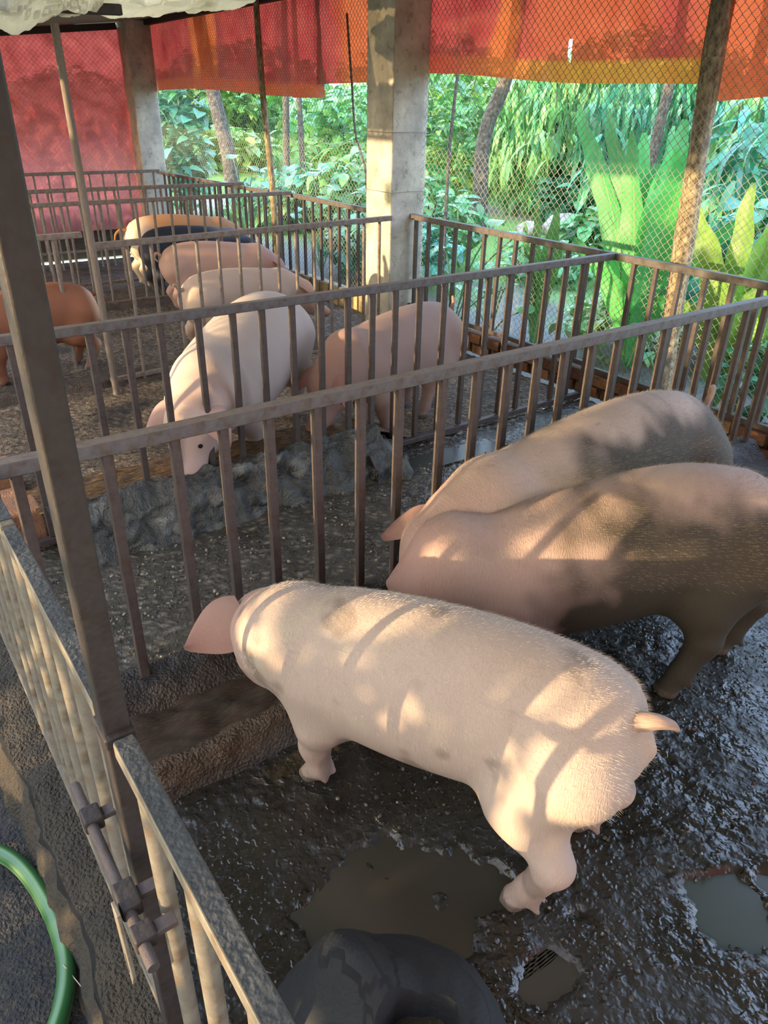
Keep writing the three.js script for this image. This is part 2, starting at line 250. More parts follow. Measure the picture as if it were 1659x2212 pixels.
// ------------------------------------------------------------------ fences
const RH = 0.88;                                              // rail centre height
function rail(parent, a, b, w, h, mat, name = 'top_rail', r = 0.004) {
  const A = V(...a), B = V(...b), L = A.distanceTo(B), g = rbox(w, h, L, r), m = part(name, g, mat, parent);
  m.position.copy(A).add(B).multiplyScalar(0.5); const D = B.clone().sub(A).normalize(), X = V(0, 1, 0).cross(D).normalize(), Y = D.clone().cross(X); m.quaternion.setFromRotationMatrix(new THREE.Matrix4().makeBasis(X, Y, D)); return m;
}
const barGeo = {};
function squareBar(h, w) { const k = 's' + h.toFixed(2) + w; return barGeo[k] ??= rbox(w, h, w, 0.003); }
function roundBar(h, r) { const k = 'r' + h.toFixed(2) + r; if (!barGeo[k]) { barGeo[k] = new THREE.CylinderGeometry(r, r, h, 14); const uv = barGeo[k].attributes.uv; for (let i = 0; i < uv.count; i++) uv.setXY(i, uv.getX(i) * 0.08, uv.getY(i) * h); } return barGeo[k]; }
function fence({ label, a, b, top = 0.9, bottom = 0.02, spots, round = 0, barW = 0.024, railW = 0.036, bottomRail = null, mat = M.metal, name = 'pen_fence', jitter = 1, group = 'steel pen fences' }) {
  const f = thing(name, label, 'fence', [a[0], 0, a[2]], 0, group), R = rng(Math.round(a[0] * 91 + a[2] * 77 + 500));
  const d = [b[0] - a[0], (b[1] ?? 0) - (a[1] ?? 0), b[2] - a[2]], L = Math.hypot(d[0], d[2]);
  const y0 = a[1] ?? 0, turn = Math.atan2(-d[2], d[0]);
  rail(f, [0, y0 + top - railW / 2, 0], [d[0], y0 + d[1] + top - railW / 2, d[2]], railW, railW, mat === M.metal ? M.metalRail : mat);
  if (bottomRail !== null) rail(f, [0, y0 + bottomRail, 0], [d[0], y0 + d[1] + bottomRail, d[2]], railW * 0.8, railW * 0.8, mat, 'bottom_rail');
  for (const s of spots) {
    const t = s / L, h = top - railW - bottom + 0.004, g = round ? roundBar(h, round) : squareBar(h, barW), m = part('bar', g, mat, f);
    m.position.set(d[0] * t, y0 + d[1] * t + bottom + h / 2, d[2] * t); m.rotation.set(0, turn, 0); m.rotation.z = (R() - 0.5) * 0.012 * jitter; m.rotation.x = (R() - 0.5) * 0.01 * jitter;
  }
  return f;
}
const range = (s, e, st) => { const o = []; for (let x = s; x <= e + 1e-6; x += st) o.push(x); return o; };
// across the pens, front to back
fence({ label: 'nearest cross fence of square steel bars, foot sunk in the trough', a: [0.165, 0, -1.80], b: [3.82, 0, -1.80], bottom: 0.09, spots: [0.06, 0.275, 0.455, 0.595, 0.735, 0.895, 1.055, 1.205, 1.385, 1.535, 1.685, 1.835, 1.98, 2.135, 2.285, 2.435, 2.59, 2.745, 2.9, 3.06, 3.2, 3.36, 3.5], barW: 0.027, railW: 0.04 });
fence({ label: 'second cross fence from the front, standing in the broken grey lip', a: [0.165, 0, -2.93], b: [3.82, 0, -2.95], bottom: 0.06, bottomRail: 0.04, spots: [0.12, 0.285, 0.425, 0.565, 0.705, 0.845, 1.01, 1.165, 1.305, 1.455, 1.605, 1.755, 1.895, 2.035, 2.185, 2.345, 2.505, 2.655, 2.81, 2.955, 3.105, 3.255, 3.4, 3.55], barW: 0.026, railW: 0.038 });
fence({ mat: M.dusty, label: 'short round-barred fence left of the thin steel pole', a: [0.17, 0, -5.2], b: [1.36, 0, -5.2], bottom: 0.03, spots: range(0.08, 1.15, 0.155), round: 0.0125, barW: 0.024, railW: 0.036 });
fence({ mat: M.dusty, label: 'third cross fence between the thin steel pole and the big concrete pillar', a: [1.27, 0, -4.74], b: [3.62, 0, -4.93], bottom: 0.03, spots: range(0.23, 2.3, 0.155), round: 0.012, railW: 0.036, bottomRail: 0.06 });
fence({ mat: M.dusty, label: 'fourth cross fence, behind the pale pig beside the pillar', a: [0.17, 0, -6.85], b: [3.82, 0, -6.85], bottom: 0.04, spots: range(0.1, 3.6, 0.155), round: 0.012, railW: 0.034, bottomRail: 0.05 });
fence({ mat: M.dusty, label: 'fifth cross fence, in front of the orange and black pigs’ far side', a: [0.17, -0.04, -7.92], b: [3.82, -0.04, -7.88], top: 0.94, bottom: 0.04, spots: range(0.1, 3.6, 0.155), round: 0.012, railW: 0.034, bottomRail: 0.05 });
fence({ mat: M.dusty, label: 'farthest cross fence, low in front of the red end sheet', a: [0.17, -0.28, -9.75], b: [3.6, -0.28, -9.75], top: 1.18, bottom: 0.1, spots: range(0.1, 3.4, 0.155), round: 0.011, railW: 0.034, bottomRail: 0.3 });
// along the back, under the wire mesh
fence({ label: 'rusty back fence at the right edge, beside the wooden post', a: [3.84, 0, 0.30], b: [3.84, 0, -3.03], bottom: 0.17, bottomRail: 0.17, spots: range(0.1, 3.2, 0.158), barW: 0.026, railW: 0.04, group: 'steel pen fences' });
fence({ label: 'rusty back fence running right from the near concrete pillar', a: [3.84, 0, -3.05], b: [3.84, 0, -4.95], bottom: 0.2, bottomRail: 0.19, spots: range(0.1, 1.85, 0.158), barW: 0.026, railW: 0.04 });
fence({ label: 'back fence between the near pillar and the thin wooden pole', a: [3.84, -0.02, -5.32], b: [3.84, -0.02, -7.26], bottom: 0.15, bottomRail: 0.15, spots: range(0.08, 1.9, 0.155), barW: 0.025, railW: 0.04 });
fence({ label: 'back fence between the thin wooden pole and the far pillar', a: [3.84, -0.04, -7.34], b: [3.84, -0.07, -10.45], bottom: 0.12, bottomRail: 0.12, spots: range(0.1, 3.0, 0.155), barW: 0.025, railW: 0.036 });
// along the aisle: fence, gate with bolt, fence
const frontX = 0.149;
fence({ label: 'aisle fence beyond the gate, running to the far end', a: [frontX, 0, -1.475], b: [frontX, -0.25, -10.2], bottom: 0.04, bottomRail: 0.05, spots: range(0.05, 8.6, 0.155), round: 0.013, railW: 0.029, mat: M.metalPale, jitter: 1.5 });
fence({ label: 'pale worn aisle fence in the lower left corner, top rail chipped', a: [frontX, 0, 0.6], b: [frontX, 0, -0.785], bottom: 0.04, bottomRail: 0.05, spots: range(0.06, 1.36, 0.155), round: 0.0135, railW: 0.029, mat: M.metalPale, jitter: 1.5 });
{
  const g = fence({ name: 'pen_gate', label: 'narrow pen gate in the aisle fence, left of the square post', a: [frontX, 0, -0.865], b: [frontX, 0, -1.46], bottom: 0.04, bottomRail: 0.05, spots: range(0.03, 0.58, 0.134), round: 0.0135, railW: 0.029, mat: M.metalPale, jitter: 1.5 });
  g.userData.category = 'gate'; delete g.userData.group;
}
{
  const grime = std({ color: 0x4d5052, map: T.concrete, bumpMap: T.grit, bumpScale: 0.003, roughness: 0.7 });
  for (const f of scene.children.filter((o) => o.isGroup && Math.abs(o.position.x - frontX) < 1e-6 && /^pen_/.test(o.name))) {
    const r = f.children.find((c) => c.name === 'top_rail'); r.geometry.computeBoundingBox(); const L = r.geometry.boundingBox.max.z * 2;
    const m = part('grime', rbox(0.026, 0.003, L * 0.995, 0.0012), grime, f, { label: 'dark dusty grime along the top of the rail' }); m.position.copy(r.position); m.quaternion.copy(r.quaternion); m.position.y += 0.0152;
  }
}
{
  // sliding bolt that locks the gate
  const b = thing('sliding_bolt', 'rusty sliding bolt in square sleeves on the aisle side of the fence', 'bolt', [0.098, 0.655, -0.80]);
  const rod = part('rod', new THREE.CylinderGeometry(0.0085, 0.0085, 0.36, 16), M.metal, b); rod.rotation.x = Math.PI / 2;
  for (const [z, w] of [[-0.10, 0.035], [0.065, 0.05], [0.13, 0.03]]) { const s = part('sleeve', rbox(0.03, 0.028, w, 0.004, 2), M.metalDark, b); s.position.set(0.004, 0, z); }
  const hs = new THREE.Shape(); hs.moveTo(-0.008, 0.02); hs.lineTo(0.016, 0.02); hs.lineTo(0.014, -0.10); hs.lineTo(0.002, -0.155); hs.lineTo(-0.012, -0.12); hs.lineTo(-0.01, -0.05); hs.closePath();
  const hole = new THREE.Path(); hole.moveTo(0.0, -0.075); hole.lineTo(0.008, -0.085); hole.lineTo(0.005, -0.13); hole.lineTo(-0.004, -0.115); hole.closePath(); hs.holes.push(hole);
  const hg = new THREE.ExtrudeGeometry(hs, { depth: 0.004, bevelEnabled: true, bevelSize: 0.001, bevelThickness: 0.001, bevelSegments: 1 }); hg.rotateY(Math.PI / 2);
  const h = part('hasp', boxUV(hg), M.metalPale, b); h.position.set(-0.018, 0, 0.09);
  for (const z of [-0.10, 0.065, 0.13]) { const t = part('bracket', rbox(0.035, 0.012, 0.02, 0.002), M.metal, b); t.position.set(0.032, 0, z); }
}
// tall square post at the gate
{
  const p = thing('roof_post', 'dark square steel post rising from the aisle fence at left', 'post', [0.149, -0.1, -0.825]);
  const m = part('tube', rbox(0.036, 2.25, 0.04, 0.004, 2), M.metalDark, p); m.position.y = 1.125; m.rotation.z = -0.004;
  const c = part('weld_plate', rbox(0.044, 0.02, 0.06, 0.004), M.metalDark, p); c.position.set(0, 0.985, 0);
}

// ------------------------------------------------------------------ pillars and poles
function pillar(label, x0, x1, z0, z1, y0, y1) {
  const w = x1 - x0, d = z0 - z1, h = y1 - y0, g = new RoundedBoxGeometry(w, h, d, 2, 0.012);
  const p = thing('concrete_pillar', label, 'pillar', [(x0 + x1) / 2, y0, (z0 + z1) / 2], 0, 'concrete pillars');
  boxUV(g); const m = part('shaft', g, M.concrete, p); m.position.y = h / 2;
  return p;
}
{
  const p = pillar('wide concrete pillar in the middle, red sheets meeting on both sides', 3.63, 3.96, -4.95, -5.29, -0.2, 2.55);
  for (const y of [1.47, 1.06]) { const w = part('tie_wire', tube([[-0.17, y + 0.2, 0.175], [0.0, y + 0.203, 0.182], [0.17, y + 0.2, 0.178], [0.172, y + 0.195, 0], [0.17, y + 0.2, -0.175], [-0.17, y + 0.2, -0.175], [-0.175, y + 0.2, 0]], 0.003, 48, 5, true), M.wire, p); }
  pillar('far concrete pillar in the corner beside the red end wall', 3.66, 3.98, -10.5, -10.82, -0.5, 2.5);
}
{
  const p = thing('steel_pole', 'thin grey steel pole standing among the pens at left', 'pole', [1.255, -0.02, -4.62]);
  const c = part('tube', new THREE.CylinderGeometry(0.021, 0.021, 2.0, 16), M.dusty, p); c.position.y = 1.0; c.rotation.z = 0.006;
  const q = thing('wooden_pole', 'thin wooden pole rising from the back fence left of the pillar', 'pole', [3.86, -0.05, -7.30]);
  part('shaft', taperTube([[0, 0, 0], [0.01, 0.9, -0.02], [-0.01, 1.8, -0.09], [0.0, 2.6, -0.15]], (t) => 0.034 - 0.006 * t, 24, 10), M.wood, q);
  part('tie_wire', new THREE.TorusGeometry(0.036, 0.003, 6, 20).rotateX(Math.PI / 2).translate(0, 1.45, -0.06), M.wire, q);
  const r = thing('wooden_post', 'pale round wooden post at the right, wire tied around it', 'post', [4.0, -0.1, -2.55]);
  part('shaft', taperTube([[0, 0, 0], [0.01, 0.6, -0.04], [-0.01, 1.2, -0.06], [0.0, 1.8, -0.10], [0.0, 2.7, -0.15]], (t) => 0.060 - 0.008 * t + 0.003 * Math.sin(t * 19), 40, 14), M.wood, r);
  part('tie_wire', new THREE.TorusGeometry(0.058, 0.004, 6, 24).rotateX(Math.PI / 2).translate(0, 1.40, -0.075), M.wire, r);
}

// ------------------------------------------------------------------ low back wall of bricks and blocks below the back fence
{
  const mats = [0x94684c, 0x865a40, 0xa37a58, 0x75503c].map((c) => { const m = M.brick.clone(); m.color.set(c); return m; });
  const wall = struct('wall_back', null), R = rng(5), gs = [0, 1, 2].map((i) => rbox(0.10 + i * 0.004, 0.068, 0.19 - i * 0.012, 0.008, 2));
  for (let c = 0; c < 2; c++) for (let z = 0.3 - c * 0.1; z > -4.85; z -= 0.205) { const b = part('brick', gs[Math.floor(R() * 3)], mats[Math.floor(R() * 4)], wall); b.position.set(3.85 + (R() - 0.5) * 0.012, 0.038 + c * 0.076, z); b.rotation.y = (R() - 0.5) * 0.04; b.rotation.z = (R() - 0.5) * 0.02; }
  const core = part('mortar', rbox(0.07, 0.145, 5.15, 0.004), M.rough, wall); core.position.set(3.86, 0.07, -2.3);
  const gb = rbox(0.11, 0.20, 0.155, 0.012, 2), mb = [0xd8c39c, 0xc9b38c].map((c) => { const m = M.block.clone(); m.color.set(c); return m; });
  for (let z = -5.42; z > -10.3; z -= 0.168) { const b = part('block', gb, mb[Math.floor(R() * 2)], wall); b.position.set(3.86 + (R() - 0.5) * 0.01, 0.045 + slopeY(z) * 0.5 + 0.0, z); b.rotation.y = (R() - 0.5) * 0.03; }
}
// end wall: low concrete upstand, red sheet above it behind wire
{
  const g = rbox(3.5, 0.62, 0.10, 0.01); g.translate(1.90, 0.035, -10.98); struct('wall_end', g, M.rough);
}

// ------------------------------------------------------------------ roof, beams
{
  const roofY = (x) => 2.08 + 0.112 * x, sheets = [];
  for (const [x0, x1, z0, z1] of [[-0.5, 4.15, 3.2, -4.22], [-0.5, 0.72, -4.22, -5.4], [2.62, 4.15, -4.22, -5.4], [-0.5, 4.15, -5.4, -11.05]]) for (const dy of [0, 0.02]) sheets.push(grid(2, Math.round((z0 - z1) * 30), (u, v) => { const x = mix(x0, x1, u), z = mix(z0, z1, v); return [x, roofY(x) + dy + 0.012 * Math.sin(z * 80), z]; }));  // opening added above the sacks so skylight reaches them
  struct('roof', mergeGeometries(sheets), M.roof);
  for (const [a, b, w, label] of [[[0.1, 2.01, -4.64], [1.6, 2.06, -4.62], 0.05, 'dark roof beam carried by the thin steel pole'], [[3.93, 2.48, -10.8], [3.93, 2.52, 0.9], 0.07, 'roof plate over the back fence, red sheets hung below'], [[0.1, 2.06, -10.72], [3.62, 2.43, -10.72], 0.07, 'dark beam along the top of the red end sheet'], [[-0.45, 1.985, -10.6], [-0.45, 1.985, 1.1], 0.05, 'eaves beam over the aisle']]) {
    const t = thing('roof_beam', label, 'beam'); rail(t, a, b, w, w, M.metalDark, 'timber');
  }
}

// ------------------------------------------------------------------ red sheets
const stripes = [[-9.1, 0.30, 0.9], [-6.0, 0.35, 0.8], [-5.5, 0.2, 0.5], [-4.25, 0.10, 1], [-3.55, 0.55, 0.6], [-2.4, 0.5, 0.7]]; // paler orange bands at set places along the sheets
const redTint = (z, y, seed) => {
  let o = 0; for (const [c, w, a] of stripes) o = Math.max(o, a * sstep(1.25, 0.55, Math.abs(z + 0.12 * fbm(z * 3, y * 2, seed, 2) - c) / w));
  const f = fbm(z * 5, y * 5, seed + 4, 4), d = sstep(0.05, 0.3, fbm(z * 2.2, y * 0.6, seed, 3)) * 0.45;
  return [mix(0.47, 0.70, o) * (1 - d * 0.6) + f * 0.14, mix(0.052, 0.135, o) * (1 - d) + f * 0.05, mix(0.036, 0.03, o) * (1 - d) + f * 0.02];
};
function hangX(label, x, z0, z1, topY, botFn, seed, hem) {
  const L = Math.abs(z1 - z0), g = grid(Math.round(L * 40), 34, (u, v) => {
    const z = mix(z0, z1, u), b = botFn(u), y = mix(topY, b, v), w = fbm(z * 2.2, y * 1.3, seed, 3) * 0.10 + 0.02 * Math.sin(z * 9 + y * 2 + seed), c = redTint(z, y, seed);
    const hm = hem ? sstep(b + 0.13, b + 0.10, y) : 0; const col = hm ? [mix(c[0], 0.66, hm), mix(c[1], mix(0.07, 0.24, hem === 2 ? sstep(0.1, 0.7, u) : 0.15), hm), mix(c[2], 0.03, hm)] : c;
    return [x + w, y, z, ...col];
  });
  const p = g.attributes.position, uv = g.attributes.uv; for (let i = 0; i < p.count; i++) uv.setXY(i, p.getZ(i), p.getY(i));
  if (hem === 2) { const ix = [...g.index.array], out = []; for (let k = 0; k < ix.length; k += 3) { let cz = 0, cyy = 0; for (let q = 0; q < 3; q++) { cz += p.getZ(ix[k + q]) / 3; cyy += p.getY(ix[k + q]) / 3; } if (!(Math.abs(cz + 3.66) < 0.013 && cyy > 1.905 && cyy < 2.02)) out.push(ix[k], ix[k + 1], ix[k + 2]); } g.setIndex(out); } // a tear
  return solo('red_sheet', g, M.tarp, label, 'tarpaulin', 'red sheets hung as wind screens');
}
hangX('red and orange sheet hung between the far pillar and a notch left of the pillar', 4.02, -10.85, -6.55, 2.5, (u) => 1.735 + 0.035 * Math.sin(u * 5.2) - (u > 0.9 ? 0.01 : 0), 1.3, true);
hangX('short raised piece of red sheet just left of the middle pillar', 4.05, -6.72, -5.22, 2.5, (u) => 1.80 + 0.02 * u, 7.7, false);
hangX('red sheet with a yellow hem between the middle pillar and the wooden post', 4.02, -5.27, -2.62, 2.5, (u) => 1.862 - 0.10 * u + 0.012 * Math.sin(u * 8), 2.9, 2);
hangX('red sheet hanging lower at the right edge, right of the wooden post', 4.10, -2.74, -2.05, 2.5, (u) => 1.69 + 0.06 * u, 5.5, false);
{
  const g = grid(60, 30, (u, v) => { const x = mix(-0.9, 4.1, u), y = mix(2.35, 0.1, v); return [x, y, 3.0 + fbm(x * 2, y * 2, 7, 3) * 0.1, 0.5, 0.1, 0.1]; });
  solo('red_sheet', g, M.tarp, 'unseen red sheet added behind the camera to block skylight', 'tarpaulin', 'red sheets hung as wind screens');  // added out of view to keep blue skylight off the pens
}
{
  const g = grid(200, 120, (u, v) => {
    const x = mix(0.2, 3.68, u), y = mix(2.42, 0.10, v), w = fbm(x * 2.4, y * 2.4, 3, 5) * 0.16 + 0.012 * Math.sin((x * 1.3 + y) * 13 + fbm(x * 2, y * 2, 1, 2) * 8) + fbm(x * 7 + y * 5, y * 3 - x * 2, 4, 3) * 0.05, f = fbm(x * 5, y * 5, 6, 4), lo = 0.10 * sstep(1.5, 0.6, y);
    return [x, y, -10.76 - Math.abs(w) * 0.7, 0.36 + f * 0.26 + lo, 0.062 + f * 0.06 + lo * 0.8, 0.05 + f * 0.05 + lo * 0.8];
  });
  const p = g.attributes.position, uv = g.attributes.uv; for (let i = 0; i < p.count; i++) uv.setXY(i, p.getX(i), p.getY(i));
  solo('red_sheet', g, M.tarp, 'large wrinkled red sheet closing the far end wall', 'tarpaulin', 'red sheets hung as wind screens');
}
// white feed-sack sheeting bulging below the roof, top left
{
  const cols = (f, s) => [0.92 + f * 0.1 - s * 0.5, 0.87 + f * 0.1 - s * 0.5, 0.72 + f * 0.12 - s * 0.5];
  const lump = (label, a, b, r, seed) => {
    const g = grid(72, 40, (u, v) => {
      const t = u, ang = v * Math.PI * 2, e = Math.pow(Math.sin(Math.PI * clamp(t, 0.0, 1)), 0.45), cx = mix(a[0], b[0], t), cy = mix(a[1], b[1], t), n = fbm(t * 5 + seed, Math.cos(ang) * 1.4, Math.sin(ang) * 1.4, 4), rr = r * e * (1 + n * 0.55), fold = 0.016 * Math.sin(ang * 7 + t * 9 + seed);
      return [cx, cy + Math.sin(ang) * (rr + fold) * 0.72, mix(a[2], b[2], t) + Math.cos(ang) * (rr * 1.5 + fold), ...cols(n, sstep(0.28, 0.4, fbm(t * 9, seed, ang, 2)))];
    });
    boxUV(g); solo('feed_sack', g, M.sack, label, 'sack', 'white feed sacks slung under the roof');
  };
  lump('bulging white feed sack slung under the roof, leftmost of the row', [0.74, 2.03, -4.56], [1.27, 2.07, -4.5], 0.15, 1);
  lump('small white feed sack bundle between two bigger ones under the roof', [1.14, 2.10, -4.62], [1.52, 2.13, -4.6], 0.13, 4);
  lump('long white feed sack under the roof with a dark stain', [1.30, 2.14, -4.75], [2.26, 2.24, -4.9], 0.19, 8);
  lump('white feed sack end tucked at the right of the roof bundle', [1.95, 2.21, -5.0], [2.66, 2.27, -5.1], 0.15, 12);
  const g = grid(80, 50, (u, v) => { const x = mix(0.66, 2.7, u), z = mix(-4.12, -5.5, v), n = fbm(x * 3, z * 3, 2, 3); return [x, 2.125 + 0.112 * x + n * 0.06, z, ...cols(n, 0)]; });
  const p = g.attributes.position, uv = g.attributes.uv; for (let i = 0; i < p.count; i++) uv.setXY(i, p.getX(i), p.getZ(i));
  solo('sack_sheet', g, M.sack, 'white sewn-sack sheet over the roof opening added to light the bundled sacks', 'sheet');
}

// ------------------------------------------------------------------ chain-link mesh
function chainLink(label, at, len, y0, y1, pitch, r) {
  const f = thing('wire_mesh_fence', label, 'mesh fence'), half = pitch / 2, rows = Math.round((y1 - y0) / half), n = Math.round(len / half);
  const pos = [], idx = [];
  for (let i = 0; i < n; i++) for (let dir = 0; dir < 1; dir++) {
    let base = pos.length / 3, prev = null;
    for (let j = 0; j <= rows; j++) {
      const u = i * half + ((j + i) % 2 ? half * 1.06 : -half * 0.06), y = y0 + j * half, dep = (j % 2 ? 1 : -1) * r * 1.1, sag = 0.008 * Math.sin(u * 1.7 + y * 3);
      const c = at(u + sag, y, dep + 0.012 * Math.sin(u * 2.3 + y * 2));
      const tz = at(u + 1, y, dep), tx = at(u, y, dep + 1); // along and out directions
      const au = [tz[0] - at(u, y, dep)[0], 0, tz[2] - at(u, y, dep)[2]], ao = [tx[0] - at(u, y, dep)[0], 0, tx[2] - at(u, y, dep)[2]];
      for (let k = 0; k < 4; k++) { const a = k * Math.PI / 2 + 0.785, p = Math.cos(a) * r * 1.3, q = Math.sin(a) * r; pos.push(c[0] + au[0] * p + ao[0] * q, c[1], c[2] + au[2] * p + ao[2] * q); }
      if (j) for (let k = 0; k < 4; k++) { const A = base + (j - 1) * 4 + k, B = base + (j - 1) * 4 + (k + 1) % 4, C = A + 4, D = B + 4; idx.push(A, B, D, A, D, C); }
    }
  }
  const g = new THREE.BufferGeometry(); g.setAttribute('position', new THREE.Float32BufferAttribute(pos, 3)); g.setIndex(idx); g.computeVertexNormals();
  part('wire', g, M.wire, f, { kind: 'stuff' }); return f;
}
chainLink('sagging chain-link mesh right of the middle pillar, in front of the garden', (u, y, d) => [3.935 + d, y, -1.3 - u], 3.64, 0.12, 2.35, 0.05, 0.0016);
chainLink('chain-link mesh between the two concrete pillars', (u, y, d) => [3.94 + d, y, -5.3 - u], 5.2, 0.12, 2.45, 0.05, 0.0016);
chainLink('chain-link mesh in front of the red end sheet', (u, y, d) => [0.2 + u, y, -10.70 + d], 3.42, 0.45, 2.4, 0.06, 0.0016);

// ------------------------------------------------------------------ pigs
const smin = (a, b, k) => { const h = Math.max(k - Math.abs(a - b), 0) / k; return Math.min(a, b) - h * h * k * 0.25; };
function cone(A, B, r0, r1) {                                  // tapered capsule as a closure
  const bx = B[0] - A[0], by = B[1] - A[1], bz = B[2] - A[2], bb = bx * bx + by * by + bz * bz || 1e-9;
  return (x, y, z) => { const px = x - A[0], py = y - A[1], pz = z - A[2], t = clamp((px * bx + py * by + pz * bz) / bb); return Math.hypot(px - bx * t, py - by * t, pz - bz * t) - (r0 + (r1 - r0) * t); };
}
function surfaceNets(f, lo, hi, cell) {
  const nx = Math.ceil((hi[0] - lo[0]) / cell) + 1, ny = Math.ceil((hi[1] - lo[1]) / cell) + 1, nz = Math.ceil((hi[2] - lo[2]) / cell) + 1;
  const val = new Float32Array(nx * ny * nz), at = (i, j, k) => i + nx * (j + ny * k);
  // coarse pass first: skip blocks far from the surface
  const S = 4;
  for (let K = 0; K < nz; K += S) for (let J = 0; J < ny; J += S) for (let I = 0; I < nx; I += S) {
    const c = f(lo[0] + (I + 1.5) * cell, lo[1] + (J + 1.5) * cell, lo[2] + (K + 1.5) * cell), far = Math.abs(c) > cell * 5.5;
    for (let k = K; k < Math.min(nz, K + S); k++) for (let j = J; j < Math.min(ny, J + S); j++) for (let i = I; i < Math.min(nx, I + S); i++) val[at(i, j, k)] = far ? c : f(lo[0] + i * cell, lo[1] + j * cell, lo[2] + k * cell);
  }
  const id = new Int32Array(nx * ny * nz).fill(-1), pos = [], idx = [];
  for (let k = 0; k < nz - 1; k++) for (let j = 0; j < ny - 1; j++) for (let i = 0; i < nx - 1; i++) {
    let sx = 0, sy = 0, sz = 0, n = 0;
    const e = (i0, j0, k0, i1, j1, k1) => { const a = val[at(i + i0, j + j0, k + k0)], b = val[at(i + i1, j + j1, k + k1)]; if ((a < 0) !== (b < 0)) { const t = a / (a - b); sx += i0 + (i1 - i0) * t; sy += j0 + (j1 - j0) * t; sz += k0 + (k1 - k0) * t; n++; } };
    e(0, 0, 0, 1, 0, 0); e(0, 1, 0, 1, 1, 0); e(0, 0, 1, 1, 0, 1); e(0, 1, 1, 1, 1, 1);
    e(0, 0, 0, 0, 1, 0); e(1, 0, 0, 1, 1, 0); e(0, 0, 1, 0, 1, 1); e(1, 0, 1, 1, 1, 1);
    e(0, 0, 0, 0, 0, 1); e(1, 0, 0, 1, 0, 1); e(0, 1, 0, 0, 1, 1); e(1, 1, 0, 1, 1, 1);
    if (n) { id[at(i, j, k)] = pos.length / 3; pos.push(lo[0] + (i + sx / n) * cell, lo[1] + (j + sy / n) * cell, lo[2] + (k + sz / n) * cell); }
  }
  const quad = (a, b, c, d, flip) => { if (a < 0 || b < 0 || c < 0 || d < 0) return; flip ? idx.push(a, c, b, a, d, c) : idx.push(a, b, c, a, c, d); };
  for (let k = 1; k < nz - 1; k++) for (let j = 1; j < ny - 1; j++) for (let i = 1; i < nx - 1; i++) {
    const v = val[at(i, j, k)] < 0;
    if (v !== (val[at(i + 1, j, k)] < 0)) quad(id[at(i, j - 1, k - 1)], id[at(i, j, k - 1)], id[at(i, j, k)], id[at(i, j - 1, k)], !v);
    if (v !== (val[at(i, j + 1, k)] < 0)) quad(id[at(i - 1, j, k - 1)], id[at(i - 1, j, k)], id[at(i, j, k)], id[at(i, j, k - 1)], !v);
    if (v !== (val[at(i, j, k + 1)] < 0)) quad(id[at(i - 1, j - 1, k)], id[at(i, j - 1, k)], id[at(i, j, k)], id[at(i - 1, j, k)], !v);
  }
  return { pos, idx };
}
const TORSO = [ // x, top, bottom, half width
  [-0.505, 0.535, 0.40, 0.035], [-0.49, 0.570, 0.34, 0.085], [-0.45, 0.612, 0.285, 0.135], [-0.38, 0.648, 0.255, 0.162], [-0.26, 0.668, 0.235, 0.170],
  [-0.10, 0.672, 0.215, 0.178], [0.06, 0.662, 0.205, 0.180], [0.20, 0.648, 0.212, 0.174], [0.32, 0.630, 0.228, 0.164], [0.42, 0.600, 0.262, 0.145], [0.50, 0.560, 0.300, 0.122], [0.56, 0.53, 0.345, 0.095]];
const tabN = 160, TAB = (() => { const pts = [0, 1, 2, 3].map((c) => TORSO.map((r) => r[c])), x0 = TORSO[0][0], x1 = TORSO[TORSO.length - 1][0], o = [];
  const cr = (a, b, c, d, t) => 0.5 * ((2 * b) + (c - a) * t + (2 * a - 5 * b + 4 * c - d) * t * t + (3 * b - a - 3 * c + d) * t * t * t);
  for (let i = 0; i <= tabN; i++) { const x = mix(x0, x1, i / tabN); let k = 0; while (k < TORSO.length - 2 && TORSO[k + 1][0] < x) k++; const t = (x - TORSO[k][0]) / (TORSO[k + 1][0] - TORSO[k][0]), g = (c, q) => pts[c][clamp(q, 0, TORSO.length - 1)]; o.push([1, 2, 3].map((c) => cr(g(c, k - 1), g(c, k), g(c, k + 1), g(c, k + 2), t))); }
  return { x0, x1, o }; })();
function earGeo(base, dir, nor, L, W, curl, color) {
  const D = V(...dir).normalize(), S = V(...nor).cross(D).normalize(), Nn = D.clone().cross(S).normalize(), layers = [];
  for (const s of [1, -1]) layers.push(grid(10, 14, (uu, v) => {
    const u = uu * 2 - 1, w = W * (0.55 + 0.75 * Math.sin(Math.PI * Math.min(1, v * 0.8 + 0.12))) * Math.pow(1 - v, 0.55) * 0.95 + 0.001, th = 0.006 * Math.sqrt(Math.max(0, (1 - u * u) * (1 - v * v * 0.96)));
    const P = V(...base).addScaledVector(D, L * v).addScaledVector(S, w * u).addScaledVector(Nn, s * th - curl * v * v * L - (u * u) * W * 0.35 + 0.012); const k = s < 0 ? 0.85 : 1;
    return [P.x, P.y, P.z, color[0] * k, color[1] * k * (1 - 0.15 * v), color[2] * k * (1 - 0.15 * v)];
  }));
  const ix = layers[1].index.array; for (let i = 0; i < ix.length; i += 3) { const t = ix[i + 1]; ix[i + 1] = ix[i + 2]; ix[i + 2] = t; } layers[1].computeVertexNormals();
  return mergeGeometries(layers);
}
